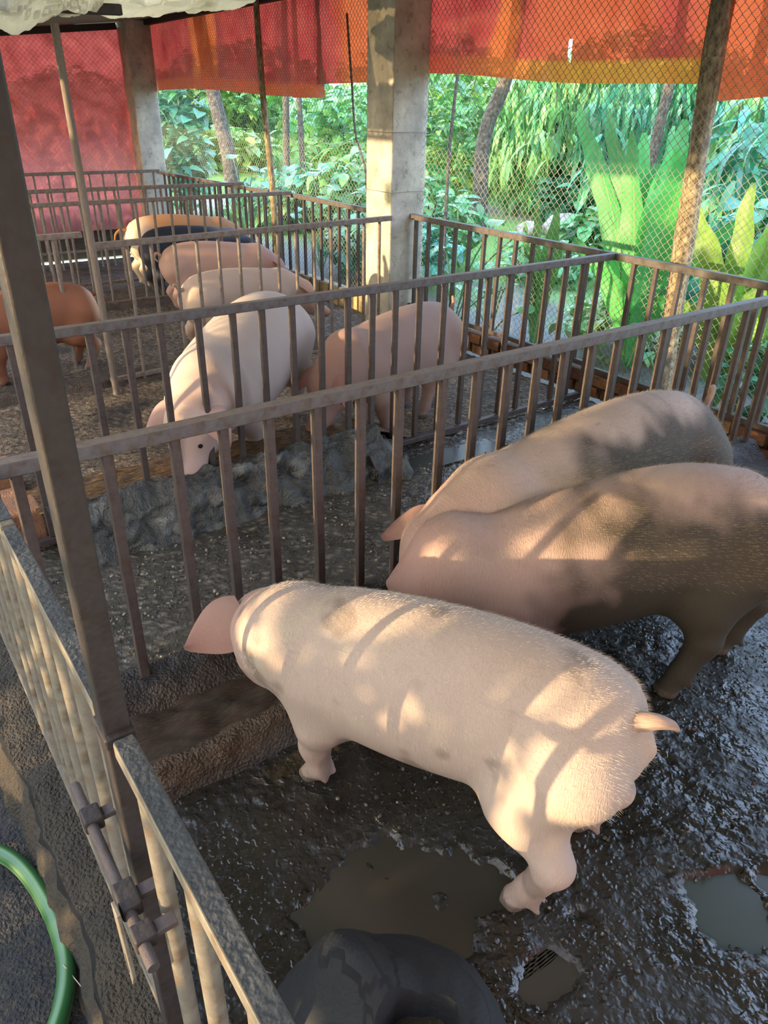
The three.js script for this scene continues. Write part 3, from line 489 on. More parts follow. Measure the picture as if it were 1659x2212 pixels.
function makePig(o) {
  const { pos, dir, s = 1, y = 0, cell = 0.011, bend = 0, head = {}, legs, base = [0.64, 0.46, 0.38], dirt = null, paint = null, girth = 1, stoop = 0 } = o;
  const zc = (x) => bend * (x - 0.05) * (x - 0.05) * (x > 0.05 ? 1 : -0.6);
  const sag = (x) => stoop * sstep(-0.25, 0.5, x);
  const torso = (x, yy0, z) => { const yy = yy0 + sag(x);
    const xc = clamp(x, TAB.x0, TAB.x1), i = clamp(Math.round((xc - TAB.x0) / (TAB.x1 - TAB.x0) * tabN), 0, tabN), r = TAB.o[i], hy = (r[0] - r[1]) / 2, hw = r[2] * girth, cy = (r[0] + r[1]) / 2, dy = (yy - cy) / hy, dz = (z - zc(xc)) / hw;
    const q = Math.sqrt(dy * dy + dz * dz), d = (q - 1) * Math.min(hy, hw) * (q > 1 ? 1 : 1), dx = Math.abs(x - xc); return dx > 0 ? Math.hypot(Math.max(d, 0), dx) + Math.min(d, 0) : d;
  };
  const prims = [];                                          // [closure, blend]
  // legs: {end:'f'|'h', side, x, z} gives the hoof place in pig coordinates
  const legFns = [];
  for (const l of legs) {
    const sd = l.side, fx = l.x, fz = l.z, lift = l.lift ?? 0; let J, R;
    if (l.end === 'f') { J = [[0.31, 0.40 - stoop, sd * 0.085], [0.29 + (fx - 0.29) * 0.35, 0.255 - stoop * 0.4, sd * 0.098 + (fz - sd * 0.1) * 0.3], [fx + 0.005, 0.135 + lift, fz], [fx - 0.012, 0.055 + lift, fz], [fx + 0.018, 0.02 + lift, fz]]; R = [0.098, 0.066, 0.041, 0.034, 0.031]; }
    else { J = [[-0.37, 0.43, sd * 0.075], [-0.30 + (fx + 0.36) * 0.25, 0.30, sd * 0.105], [fx - 0.060, 0.195 + lift, fz], [fx - 0.012, 0.075 + lift, fz], [fx + 0.018, 0.022 + lift, fz]]; R = [0.138, 0.090, 0.043, 0.035, 0.032]; }
    const segs = []; for (let i = 0; i < 4; i++) segs.push(cone(J[i], J[i + 1], R[i], R[i + 1]));
    const t1 = cone([J[4][0], 0.02 + lift, fz - 0.017], [J[4][0] + 0.020, 0.014 + lift, fz - 0.012], 0.023, 0.017), t2 = cone([J[4][0], 0.02 + lift, fz + 0.017], [J[4][0] + 0.020, 0.014 + lift, fz + 0.012], 0.023, 0.017);
    const dw = cone([fx - 0.03, 0.055 + lift, fz - 0.018], [fx - 0.044, 0.036 + lift, fz - 0.02], 0.012, 0.009), dw2 = cone([fx - 0.03, 0.055 + lift, fz + 0.018], [fx - 0.044, 0.036 + lift, fz + 0.02], 0.012, 0.009);
    const x0 = Math.min(...J.map((q) => q[0])) - 0.2, x1 = Math.max(...J.map((q) => q[0])) + 0.2;
    legFns.push((x, yy, z) => {
      if (x < x0 || x > x1) return 1;
      let d = segs[0](x, yy, z); d = smin(d, segs[1](x, yy, z), 0.06); d = smin(d, segs[2](x, yy, z), 0.03); d = smin(d, segs[3](x, yy, z), 0.015);
      if (yy < 0.12) { d = smin(d, Math.min(t1(x, yy, z), t2(x, yy, z)), 0.008); d = smin(d, Math.min(dw(x, yy, z), dw2(x, yy, z)), 0.01); }
      return d;
    });
  }
  // head: pitched down and turned about the neck
  const px = 0.47, py = 0.455 - stoop, pitch = (head.pitch ?? 35) * Math.PI / 180, yaw = (head.yaw ?? 0) * Math.PI / 180, ln = head.len ?? 1;
  const cp = Math.cos(pitch), sp = Math.sin(pitch), cyw = Math.cos(yaw), syw = Math.sin(yaw), zN = zc(px);
  const H = (x, yy, z) => { const X = x * ln * cp + yy * sp, Y = -x * ln * sp + yy * cp; return [px + X * cyw - z * syw, py + Y, zN + X * syw + z * cyw]; };
  const Hd = (x, yy, z) => { const X = x * cp + yy * sp, Y = -x * sp + yy * cp; return [X * cyw - z * syw, Y, X * syw + z * cyw]; };
  const hp = [[cone(H(-0.06, 0.0, 0), H(0.13, 0.025, 0), 0.135, 0.118), 0.05], [cone(H(0.10, -0.055, 0.03), H(0.16, -0.06, 0.03), 0.085, 0.07), 0.05], [cone(H(0.10, -0.055, -0.03), H(0.16, -0.06, -0.03), 0.085, 0.07), 0.05],
    [cone(H(0.15, 0.02, 0), H(0.30, -0.02, 0), 0.105, 0.062), 0.04], [cone(H(0.30, -0.02, 0), H(0.425, -0.015, 0), 0.060, 0.045), 0.03], [cone(H(0.20, -0.075, 0), H(0.37, -0.06, 0), 0.05, 0.03), 0.03],
    [cone(H(0.425, -0.012, -0.012), H(0.425, -0.012, 0.012), 0.040, 0.040), 0.012]];
  const f = (x, yy, z) => {
    let d = torso(x, yy, z); for (const g of legFns) { const e = g(x, yy, z); if (e < 0.4) d = smin(d, e, 0.055); }
    if (x > 0.15) for (const [c, k] of hp) d = smin(d, c(x, yy, z), k);
    return d;
  };
  const tip = H(0.49, 0, 0), zs = legs.map((l) => l.z), xs = legs.map((l) => l.x);
  const { pos: P, idx } = surfaceNets(f, [Math.min(-0.56, ...xs.map((v) => v - 0.12)), -0.012, Math.min(-0.24, tip[2] - 0.14, ...zs.map((v) => v - 0.07)) + Math.min(0, -Math.abs(bend) * 0.2)], [Math.max(0.66, tip[0] + 0.14), 0.74, Math.max(0.24, tip[2] + 0.14, ...zs.map((v) => v + 0.07)) + Math.abs(bend) * 0.2], cell / s);
  const geo = new THREE.BufferGeometry(); geo.setAttribute('position', new THREE.Float32BufferAttribute(P, 3)); geo.setIndex(idx); geo.computeVertexNormals();
  const nn = geo.attributes.normal, cnt = P.length / 3, col = new Float32Array(cnt * 3), uv = new Float32Array(cnt * 2), sn = H(0.45, -0.01, 0), eyeL = H(0.235, 0.062, 0.062), eyeR = H(0.235, 0.062, -0.062);
  for (let i = 0; i < cnt; i++) {
    const x = P[3 * i], yy = P[3 * i + 1], z = P[3 * i + 2], n = fbm(x * 9, yy * 9, z * 9, 3), c = [base[0], base[1], base[2]];
    const pk = sstep(0.42, 0.62, x) * 0.7 + sstep(0.26, 0.10, yy) * 0.35; c[0] *= 1 - 0.03 * pk + n * 0.08; c[1] *= 1 - 0.22 * pk + n * 0.1; c[2] *= 1 - 0.24 * pk + n * 0.1;
    if (paint) { const q = paint(x, yy, z); if (q) for (let k = 0; k < 3; k++) c[k] = mix(c[k], q[k], q[3]); }
    const legd = sstep(0.20, 0.03, yy) * clamp(0.5 + n * 1.6) * 0.75; for (let k = 0; k < 3; k++) c[k] = mix(c[k], [0.16, 0.12, 0.085][k], legd);
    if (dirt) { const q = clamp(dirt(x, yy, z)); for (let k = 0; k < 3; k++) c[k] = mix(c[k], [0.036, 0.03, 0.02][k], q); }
    if (yy < 0.032) for (let k = 0; k < 3; k++) c[k] = mix(c[k], [0.07, 0.055, 0.04][k], 0.8);
    const ds = Math.hypot(x - sn[0], yy - sn[1], z - sn[2]); if (ds < 0.045) { c[1] *= 0.72; c[2] *= 0.7; }
    col.set(c, 3 * i); uv[2 * i] = x; uv[2 * i + 1] = yy - Math.abs(z);
  }
  geo.setAttribute('color', new THREE.BufferAttribute(col, 3)); geo.setAttribute('uv', new THREE.BufferAttribute(uv, 2));
  const bits = [geo], ec = o.earColor ?? [base[0] * 1.02, base[1] * 0.82, base[2] * 0.80];
  for (const sd of [1, -1]) { const e = (o.ears ?? {})[sd] ?? {}; bits.push(earGeo(H(0.085, 0.085, sd * 0.075), (e.body ? (...q) => q : Hd)(...(e.dir ?? [0.75, 0.12, sd * 0.62])), (e.body ? (...q) => q : Hd)(...(e.nor ?? [0.25, 0.85, sd * 0.35])), e.L ?? 0.17, e.W ?? 0.060, e.curl ?? 0.3, ec)); }
  { // tail
    const tp = (o.tail ?? [[-0.49, 0.545, 0], [-0.55, 0.55, 0.0], [-0.60, 0.52, 0.01], [-0.62, 0.46, 0.015]]), g = taperTube(tp, (t) => mix(o.tailR ?? 0.019, 0.006, t), 24, 8), k = new Float32Array(g.attributes.position.count * 3); for (let i = 0; i < k.length; i += 3) k.set([base[0] * 0.95, base[1] * 0.85, base[2] * 0.8], i); g.setAttribute('color', new THREE.BufferAttribute(k, 3)); bits.push(g);
  }
  for (const e of [eyeL, eyeR]) { const g = new THREE.SphereGeometry(0.011, 10, 8); g.translate(...e); const k = new Float32Array(g.attributes.position.count * 3).fill(0.01); g.setAttribute('color', new THREE.BufferAttribute(k, 3)); bits.push(g); }
  const merged = mergeGeometries(bits), m = shadows(new THREE.Mesh(merged, skin(o.hair ?? 0.0008)));
  m.name = numbered('pig'); m.position.set(pos[0], y, pos[1]); m.rotation.y = Math.atan2(-dir[1], dir[0]); m.scale.setScalar(s); scene.add(m);
  if (o.bristle) {
    const R = rng(idx.length), hg = new THREE.ConeGeometry(0.00033, 1, 3, 1, true); hg.translate(0, 0.5, 0); const im = new THREE.InstancedMesh(hg, std({ color: o.bristleColor ?? 0xd8cdbb, roughness: 0.6 }), o.bristle), mm = new THREE.Matrix4(), q = new THREE.Quaternion(), up = V(0, 1, 0);
    for (let i = 0; i < o.bristle; i++) { let k, t = 0; do { k = Math.floor(R() * cnt); t++; } while ((P[3 * k + 1] < 0.36 + R() * 0.22 || P[3 * k] > 0.55) && t < 60); const N = V(nn.getX(k), nn.getY(k), nn.getZ(k)), D = N.clone().multiplyScalar(0.5).add(V(-0.8, -0.12, 0)).add(V((R() - 0.5) * 0.5, (R() - 0.5) * 0.5, (R() - 0.5) * 0.5)).normalize(); if (D.dot(N) < 0.12) D.addScaledVector(N, 0.3).normalize(); q.setFromUnitVectors(up, D); const L = 0.007 + R() * 0.011; mm.compose(V(P[3 * k], P[3 * k + 1], P[3 * k + 2]), q, V(1, L, 1)); im.setMatrixAt(i, mm); }
    im.name = 'bristles'; im.userData.kind = 'stuff'; shadows(im); m.add(im);
  }
  return tag(m, o.label, 'pig', 'pigs in the pens');
}
const stance = (fl = [0.29, -0.1], fr = [0.31, 0.1], hl = [-0.37, -0.1], hr = [-0.34, 0.1]) => [{ end: 'f', side: -1, x: fl[0], z: fl[1] }, { end: 'f', side: 1, x: fr[0], z: fr[1] }, { end: 'h', side: -1, x: hl[0], z: hl[1] }, { end: 'h', side: 1, x: hr[0], z: hr[1] }];
const blotch = (seed, thr = 0.22, amt = 0.5) => (x, yy, z) => amt * sstep(thr, thr + 0.15, fbm(x * 6 + seed, yy * 6, z * 6, 3));
makePig({ label: 'pale pink pig nearest the camera, feeding head-down at the trough', pos: [0.93, -1.03], dir: [-0.40, -0.916], s: 0.95, cell: 0.0085, bristle: 9000, stoop: 0.03, girth: 1.03, base: [0.382, 0.292, 0.234], legs: stance([0.32, -0.10], [0.29, 0.125], [-0.34, -0.16], [-0.40, 0.14]), head: { pitch: 38, yaw: 28 }, dirt: blotch(2, 0.16, 0.4), bend: -0.15, hair: 0.0010,
  ears: { [-1]: { body: true, dir: [0.5, -0.22, -0.82], nor: [-0.45, 0.75, -0.35], L: 0.19, W: 0.085 }, 1: {} }, tail: [[-0.475, 0.555, 0], [-0.52, 0.57, 0.01], [-0.55, 0.555, 0.035], [-0.565, 0.53, 0.055]], tailR: 0.026 });
makePig({ label: 'pig with a dark muddy flank and shade painted into its lower side, between the nearest pig and the one by the fence', pos: [1.74, -1.175], dir: [-0.865, -0.5], s: 1.08, cell: 0.0095, bristle: 9000, bristleColor: 0xa89880, stoop: 0.11, base: [0.360, 0.248, 0.202], legs: stance([0.30, -0.1], [0.24, 0.1], [-0.20, -0.16], [-0.455, 0.02]), head: { pitch: 72 }, hair: 0.0016,
  dirt: (x, yy, z) => 0.95 * sstep(0.34, 0.0, x + 0.5 * fbm(x * 5, yy * 5, z * 5, 3)) * sstep(0.66, 0.55, yy + 0.1 * fbm(x * 9, yy * 9, z, 3)) + 0.5 * sstep(0.42, 0.25, yy) });  // mud, deepened low down with the shade cast by the nearest pig
makePig({ label: 'large pig beside the nearest cross fence, grey dirt along its back half', pos: [2.03, -1.50], dir: [-0.998, -0.06], s: 1.13, cell: 0.0105, bristle: 7000, bristleColor: 0xb4a48c, stoop: 0.04, base: [0.389, 0.288, 0.230], legs: stance(), head: { pitch: 40 }, hair: 0.0016,
  dirt: (x, yy, z) => 0.92 * sstep(0.38, 0.05, x + 0.4 * fbm(x * 5, yy * 5, z * 5, 3)) * sstep(0.665, 0.60, yy + 0.12 * fbm(x * 7, yy * 7, z, 3)), tail: [[-0.49, 0.55, 0], [-0.53, 0.62, 0.0], [-0.56, 0.63, 0.02], [-0.57, 0.57, 0.03], [-0.55, 0.52, 0.02]], tailR: 0.013 });
makePig({ label: 'whitest pig, its snout over the broken trough lip in the second pen', pos: [1.63, -3.47], dir: [-0.74, 0.67], s: 1.13, girth: 1.22, stoop: 0.04, cell: 0.012, base: [0.475, 0.382, 0.331], legs: stance([0.22, -0.1], [0.24, 0.1]), head: { pitch: 50 } });
makePig({ label: 'pinkish pig behind the second rail, eating beside the white pig', pos: [2.50, -3.31], dir: [-0.97, 0.24], s: 0.98, cell: 0.012, base: [0.360, 0.238, 0.194], legs: stance([0.22, -0.1], [0.2, 0.1], [-0.14, -0.1], [-0.2, 0.1]), head: { pitch: 52 }, tail: [[-0.49, 0.55, 0], [-0.53, 0.62, 0.0], [-0.55, 0.65, 0.02], [-0.57, 0.6, 0.03], [-0.55, 0.56, 0.02]], tailR: 0.012 });
makePig({ label: 'pale pig facing right behind the third rail, head at the pillar', pos: [2.40, -5.15], dir: [0.997, -0.06], s: 0.88, cell: 0.014, base: [0.432, 0.310, 0.245], legs: stance(), head: { pitch: 32, yaw: 18 }, tail: [[-0.49, 0.545, 0], [-0.53, 0.56, 0], [-0.57, 0.6, 0.01], [-0.59, 0.57, 0.02]] });
makePig({ label: 'rust-brown pig at the left edge behind the square post', pos: [0.95, -5.27], dir: [-0.99, 0.1], s: 0.88, cell: 0.016, base: [0.22, 0.085, 0.045], legs: stance(), head: { pitch: 40 }, paint: (x, yy, z) => [0.6, 0.4, 0.28, sstep(-0.40, -0.49, x)] });
makePig({ label: 'pink pig in the far pen, standing in front of the black one', y: -0.02, pos: [2.76, -6.38], dir: [0.97, 0.22], s: 0.90, cell: 0.018, base: [0.403, 0.245, 0.194], legs: stance(), head: { pitch: 40 }, tail: [[-0.49, 0.545, 0], [-0.54, 0.58, 0], [-0.56, 0.54, 0.01], [-0.53, 0.5, 0.02]] });
makePig({ label: 'black pig in the far pen between the orange and the pink pig', y: -0.02, pos: [2.86, -7.12], dir: [0.995, 0.08], s: 0.95, cell: 0.018, base: [0.030, 0.032, 0.042], legs: stance(), head: { pitch: 35 }, earColor: [0.03, 0.03, 0.04], paint: (x, yy, z) => [0.2, 0.2, 0.23, 0.8 * sstep(0.1, 0.35, x) * sstep(0.5, 0.62, yy)] });
makePig({ label: 'orange pig farthest back, half hidden by the black pig', y: -0.02, pos: [2.92, -7.56], dir: [0.995, 0.1], s: 1.02, cell: 0.018, base: [0.446, 0.216, 0.094], legs: stance(), head: { pitch: 35 }, paint: (x, yy, z) => [0.62, 0.46, 0.34, sstep(-0.22, -0.40, x)] });  // pale rump is sunlight painted into the coat colour

// ------------------------------------------------------------------ black cut container, hose
{
  const t = thing('feed_tub', 'black cut-open rubber feed tub lying in the mud at the bottom edge', 'tub', [0.475, 0.0, -0.59], 0.12);
  const pk = (a) => Math.exp(-Math.pow((((a - 1.75 + Math.PI * 3) % (Math.PI * 2)) - Math.PI) / 0.5, 2));
  const shellPt = (a, v) => { const p = pk(a), r = mix(0.25 + 0.03 * p, 0.085, v), h = 0.20 * Math.pow(Math.sin(Math.min(1, v * 1.02) * 1.57), 0.8) + 0.13 * p * Math.sin(Math.PI * Math.min(1, v * 0.85)) , n = fbm(Math.cos(a) * 2, v * 3, Math.sin(a) * 2, 3) * 0.016; return [Math.cos(a) * (r + n), h + n * 0.6, -Math.sin(a) * (r + n) * 0.95 + 0.075 * v]; };
  const shell = grid(72, 30, (u, v) => shellPt(u * Math.PI * 2, v)); boxUV(shell); part('shell', shell, M.rubber, t);
  const inner = grid(72, 8, (u, v) => { const q = shellPt(u * Math.PI * 2, 1), k = mix(1, 0.85, v); return [q[0] * k, mix(q[1], 0.07, v), (q[2] - 0.075) * k + 0.075]; }); boxUV(inner); part('lining', inner, M.rubber, t);
  const mash = new THREE.CircleGeometry(0.08, 36); mash.rotateX(-Math.PI / 2); mash.translate(0, 0.13, 0.075); part('mash', mash, std({ color: new THREE.Color(0.09, 0.06, 0.03), roughness: 0.5, bumpMap: T.grit, bumpScale: 0.01 }), t, { label: 'brown leftover mash' });
  const grain = new THREE.DodecahedronGeometry(0.006, 0); grain.translate(-0.075, 0.245, -0.105); part('grain', grain, std({ color: 0xc9b98a, roughness: 0.8 }), t);
}
{
  const R = 0.021, pts = [[-0.62, -0.098, -1.66], [-0.34, -0.098, -1.74], [-0.14, -0.098, -1.70], [-0.035, -0.098, -1.58], [0.012, -0.098, -1.40], [0.012, -0.098, -1.22], [-0.03, -0.098, -1.11], [-0.11, -0.098, -1.02], [-0.30, -0.098, -0.93], [-0.6, -0.098, -0.86]];
  const g = tube(pts, R, 160, 20), c = new Float32Array(g.attributes.position.count * 3), per = 21;
  for (let i = 0; i < g.attributes.position.count; i++) { const j = i % per, st = j % 5 === 0; c.set(st ? [0.13, 0.22, 0.09] : [0.022, 0.085, 0.02], i * 3); } g.setAttribute('color', new THREE.BufferAttribute(c, 3));
  solo('water_hose', g, M.hose, 'green striped water hose looped on the aisle floor at lower left', 'hose');
  solo('twine', tube([[0.005, -0.075, -1.20], [0.03, -0.10, -1.12], [0.045, -0.11, -1.02], [0.06, -0.11, -0.98]], 0.0012, 30, 5), std({ color: 0xb59a78, roughness: 0.9 }), 'thin pale strand of twine beside the green hose', 'twine');
}

// ------------------------------------------------------------------ garden
const yardY = (x, z) => -0.28 + 0.05 * fbm(x * 0.9, 1, z * 0.9, 3) + 2.6 * sstep(13, 30, Math.hypot(x - 2, (z + 6) * 0.72)) ;
{
  const g = grid(110, 130, (u, v) => { const x = mix(4.0, 46, u * u * 0.7 + u * 0.3), z = mix(10, -55, v), y = yardY(x, z), n = fbm(x * 1.2, 2, z * 1.2, 4), pth = sstep(1.6, 0.6, Math.abs(Math.hypot(x, z) - 17 - n * 2)), gr = sstep(5.5, 7.5, x + n * 3) * (1 - pth * 0.9); return [x, y, z, mix(0.22 + n * 0.14 + pth * 0.2, 0.18, gr), mix(0.20 + n * 0.12 + pth * 0.2, 0.40, gr), mix(0.17 + n * 0.1 + pth * 0.2, 0.08, gr)]; });
  const ix = g.index.array; const p = g.attributes.position, uv = g.attributes.uv; for (let i = 0; i < p.count; i++) uv.setXY(i, p.getX(i), p.getZ(i)); g.computeVertexNormals();
  struct('yard_ground', g, std({ vertexColors: true, roughness: 0.95, bumpMap: T.grit, bumpScale: 0.02 }));
  struct('yard_ground', floorMesh(-6, 4.2, -40, -11.02, 0.5, (x, z) => -0.30 + fbm(x, 3, z, 2) * 0.05, () => [0.16, 0.15, 0.08]), std({ vertexColors: true, roughness: 0.95 }));
  // open ground on the aisle side
  const h = grid(30, 40, (u, v) => { const x = mix(-0.98, -40, u * u), z = mix(14, -45, v); return [x, -0.22 + 0.04 * fbm(x, 1, z, 3), z, 0.12, 0.13, 0.06]; }); struct('yard_ground', h, std({ vertexColors: true, roughness: 0.95 }));
}
function leafGeo(L, W, { seg = 6, droop = 0.25, fold = 0.25, tipPow = 0.8, neck = 0.35 } = {}) {
  return grid(2, seg, (u, v) => { const a = u * 2 - 1, w = W * Math.pow(Math.sin(Math.PI * Math.pow(mix(0.02, 1, v), neck + 0.25)), tipPow) , s = v * L; return [a * w, Math.abs(a) * w * fold - droop * L * v * v, s * (1 - droop * 0.35 * v)]; });
}
const LEAF = { oval: leafGeo(0.14, 0.04, { seg: 4, droop: 0.2 }), broad: leafGeo(0.30, 0.11, { seg: 5, droop: 0.3 }), blade: leafGeo(0.24, 0.016, { seg: 4, droop: 0.35 }), long: leafGeo(0.42, 0.035, { seg: 5, droop: 0.45 }) };
function shrub(name, label, [x, y, z], [rx, ry, rz], n, kind, color, seed, { size = 1, hang = 0, stems = 5, cat = 'shrub', group = 'shrubs in the garden', tr = 0.35, trunk = 0.02, skip = null } = {}) {
  const t = thing(name, label, cat, [x, y, z], 0, group), R = rng(seed), im = new THREE.InstancedMesh(LEAF[kind], leafMat(...color, tr), n), m = new THREE.Matrix4(), q = new THREE.Quaternion(), c = new THREE.Color();
  for (let i = 0; i < n; i++) {
    let a, b, d, k = 0; do { a = R() * 2 - 1; b = R() * 2 - 1; d = R() * 2 - 1; k++; } while ((a * a + b * b + d * d > 1 || fbm(a * 2.6 + seed, b * 2.6, d * 2.6, 2) < -0.05 || (skip && skip(z + d * rz, y + ry + b * ry))) && k < 40); if (k >= 40) { m.makeScale(0, 0, 0); im.setMatrixAt(i, m); im.setColorAt(i, c.setRGB(1, 1, 1)); continue; }
    q.setFromEuler(new THREE.Euler((R() - 0.3) * 1.2 + hang, R() * Math.PI * 2, (R() - 0.5) * 0.9, 'YXZ')); const s = size * (0.6 + R() * 0.8); m.compose(V(a * rx, ry + b * ry, d * rz), q, V(s, s, s)); im.setMatrixAt(i, m);
    const f = 0.6 + R() * 0.8, yl = R() < 0.15 ? 1.5 : 1; im.setColorAt(i, c.setRGB(f * yl, f * (0.9 + 0.2 * R()), f * (0.8 + 0.4 * R())));
  }
  im.name = 'foliage'; im.userData.kind = 'stuff'; shadows(im); t.add(im);
  for (let i = 0; i < stems; i++) { const a = R() * 6.283, r = R() * 0.6; part('stem', taperTube([[Math.cos(a) * 0.06, -0.05, Math.sin(a) * 0.06], [Math.cos(a) * rx * r * 0.5, ry * 0.8, Math.sin(a) * rz * r * 0.5], [Math.cos(a) * rx * r, ry * 1.6, Math.sin(a) * rz * r]], (tt) => trunk * (1 - 0.7 * tt), 8, 6), M.bark, t); }
  return t;
}
const G1 = [0.14, 0.40, 0.13], G2 = [0.08, 0.30, 0.15], G3 = [0.25, 0.46, 0.10], G4 = [0.09, 0.36, 0.20];
// big strap-leaved plant: every leaf its own part
function strapPlant(label, [x, y, z], leaves, color, seed) {
  const t = thing('strap_leaf_plant', label, 'plant', [x, y, z], 0, null), R = rng(seed), mats = [1, 0.8, 1.25].map((k) => leafMat(color[0] * k, color[1] * k, color[2] * k, 0.4));
  leaves.forEach(([dx, dy, dz, w, arch], i) => {
    const A = V(0, 0, 0), B = V(dx, dy, dz), mid = V(dx * 0.42, dy * (0.52 + arch), dz * 0.42), cv = new THREE.CatmullRomCurve3([A, mid, B]), side = V(dz, 0, -dx).normalize().multiplyScalar(1); if (side.length() < 0.1) side.set(1, 0, 0);
    const sd = V(0.55, 0, 0.83).lerp(side, 0.4).normalize();
    w *= 1.2; const g = grid(6, 22, (u, v) => { const a = u * 2 - 1, P = cv.getPoint(v), T2 = cv.getTangent(v), nrm = T2.clone().cross(sd).normalize(), ww = w * Math.pow(Math.sin(Math.PI * Math.pow(v * 0.95 + 0.03, 1.35)), 0.7) + 0.012 * (1 - v); P.addScaledVector(sd, a * ww).addScaledVector(nrm, Math.abs(a) * ww * -0.3 + 0.012 * Math.sin(v * 26 + i) * Math.abs(a)); return [P.x, P.y, P.z]; });
    const lf = part('leaf', g, mats[i % 3], t);
    part('midrib', taperTube([[0, 0, 0], mid.clone().addScaledVector(V(0, 0.006, 0), 1), B], (q) => 0.012 * (1 - 0.8 * q), 16, 6), leafMat(0.25, 0.4, 0.15, 0.1), lf);
  });
  return t;
}
strapPlant('tall plant with broad upright strap leaves behind the mesh, left of the wooden post', [5.1, -0.2, -3.62], [[0.15, 1.88, -1.0, 0.11, 0.06], [0.1, 1.86, -0.66, 0.085, 0.1], [0.25, 1.70, -0.40, 0.10, 0.06], [-0.05, 1.72, -0.28, 0.09, 0.02], [0.1, 1.80, 0.02, 0.12, 0.05], [0.0, 1.62, 0.06, 0.12, 0.08], [-0.15, 1.72, 0.34, 0.11, 0.1], [0.2, 1.50, -0.2, 0.12, 0.02], [-0.2, 0.95, -0.55, 0.12, 0.2], [-0.3, 0.8, 0.5, 0.11, 0.2], [0.3, 1.2, 0.5, 0.1, 0.15]], [0.09, 0.45, 0.10], 3);
strapPlant('yellow-green leafy plant behind the mesh at the right edge', [4.75, -0.15, -2.62], [[-0.05, 1.32, -0.42, 0.075, 0.05], [0.05, 1.42, -0.12, 0.07, 0.05], [0.0, 1.36, 0.14, 0.08, 0.08], [-0.1, 1.15, -0.25, 0.09, 0.1], [0.1, 1.0, 0.3, 0.08, 0.15], [-0.15, 0.9, 0.2, 0.08, 0.1], [-0.15, 0.75, -0.4, 0.08, 0.2], [0.2, 1.6, 0.35, 0.1, 0.05], [0.1, 1.2, 0.55, 0.1, 0.1]], [0.26, 0.48, 0.07], 9);
strapPlant('bright low canna-like plant behind the mesh, right of the pillar', [4.85, -0.2, -4.45], [[0.0, 1.22, -0.12, 0.05, 0.05], [0.0, 1.15, 0.1, 0.05, 0.05], [0.05, 1.0, -0.3, 0.05, 0.1], [-0.05, 0.9, 0.22, 0.05, 0.1], [0, 0.8, -0.2, 0.05, 0.1]], [0.12, 0.34, 0.06], 12);
// broad heart-shaped leaves by the pillar
function taro(label, [x, y, z], leaves, color, seed) {
  const t = thing('taro_plant', label, 'plant', [x, y, z], 0, null), mat = leafMat(...color, 0.4);
  for (const [dx, dy, dz, r, yaw, tilt] of leaves) {
    const s = new THREE.Shape(); s.moveTo(0, -0.25 * r); s.bezierCurveTo(0.6 * r, -0.7 * r, 1.0 * r, 0.1 * r, 0, 1.15 * r); s.bezierCurveTo(-1.0 * r, 0.1 * r, -0.6 * r, -0.7 * r, 0, -0.25 * r);
    const g = new THREE.ShapeGeometry(s, 10), p = g.attributes.position; for (let i = 0; i < p.count; i++) p.setZ(i, Math.abs(p.getX(i)) * 0.3 - p.getY(i) * p.getY(i) * 0.5 / r); g.computeVertexNormals(); g.rotateX(-Math.PI / 2 + tilt); g.rotateY(yaw); g.translate(dx, dy, dz);
    const l = part('leaf', g, mat, t); part('stalk', taperTube([[0, 0, 0], [dx * 0.4, dy * 0.6, dz * 0.4], [dx, dy, dz]], () => 0.008, 10, 6), leafMat(0.15, 0.3, 0.1, 0.1), l);
  }
  return t;
}
taro('broad-leaved plant just right of the middle pillar, one leaf catching the sun', [4.6, -0.2, -5.25], [[0.0, 1.06, -0.02, 0.14, 0.5, 0.5], [0.1, 0.98, 0.35, 0.15, -1.2, 0.3], [0.05, 0.92, 0.65, 0.14, -0.6, 0.4], [-0.05, 0.72, -0.1, 0.14, 1.5, 0.3], [0.0, 0.55, 0.25, 0.15, 2.4, 0.4], [-0.1, 0.42, 0.0, 0.14, 0, 0.4], [0.1, 0.5, 0.6, 0.13, -1.5, 0.3]], [0.13, 0.36, 0.07], 1);
taro('low bright broad leaves seen between the fence bars right of the pillar', [4.7, -0.2, -4.85], [[0, 0.72, 0.3, 0.16, 0.5, 0.5], [0.1, 0.58, -0.25, 0.16, -1, 0.4], [-0.15, 0.45, 0.05, 0.15, 2, 0.5], [0.15, 0.62, 0.02, 0.15, 1, 0.5], [0.0, 0.34, 0.4, 0.14, -0.5, 0.4], [0.0, 0.36, -0.4, 0.15, 0.3, 0.4]], [0.14, 0.42, 0.08], 7);
taro('low broad leaves along the back wall between the fence bars', [4.7, -0.2, -3.05], [[0, 0.55, 0.3, 0.13, 0.5, 0.4], [0.1, 0.42, -0.3, 0.13, -1, 0.3], [-0.2, 0.35, 0.0, 0.12, 2, 0.4], [0.2, 0.65, -0.05, 0.12, 1, 0.4]], [0.08, 0.30, 0.07], 2);
taro('broad leaves beyond the mesh, beside the thin wooden pole', [4.9, -0.2, -8.1], [[0, 1.0, 0.3, 0.16, 0.5, 0.4], [0.1, 1.1, -0.3, 0.15, -1, 0.3], [-0.2, 0.75, 0.0, 0.15, 2, 0.4], [0.2, 0.95, 0.6, 0.15, 1, 0.4], [0, 0.6, -0.6, 0.14, 0, 0.4]], [0.09, 0.33, 0.10], 3);
taro('broad leaves beyond the mesh near the far pillar', [5.0, -0.2, -10.3], [[0, 1.05, 0.3, 0.16, 0.5, 0.4], [0.1, 1.15, -0.5, 0.18, -1, 0.3], [-0.2, 0.85, 0.0, 0.15, 2, 0.4], [0.2, 1.0, 0.7, 0.15, 1, 0.4]], [0.14, 0.34, 0.10], 4);
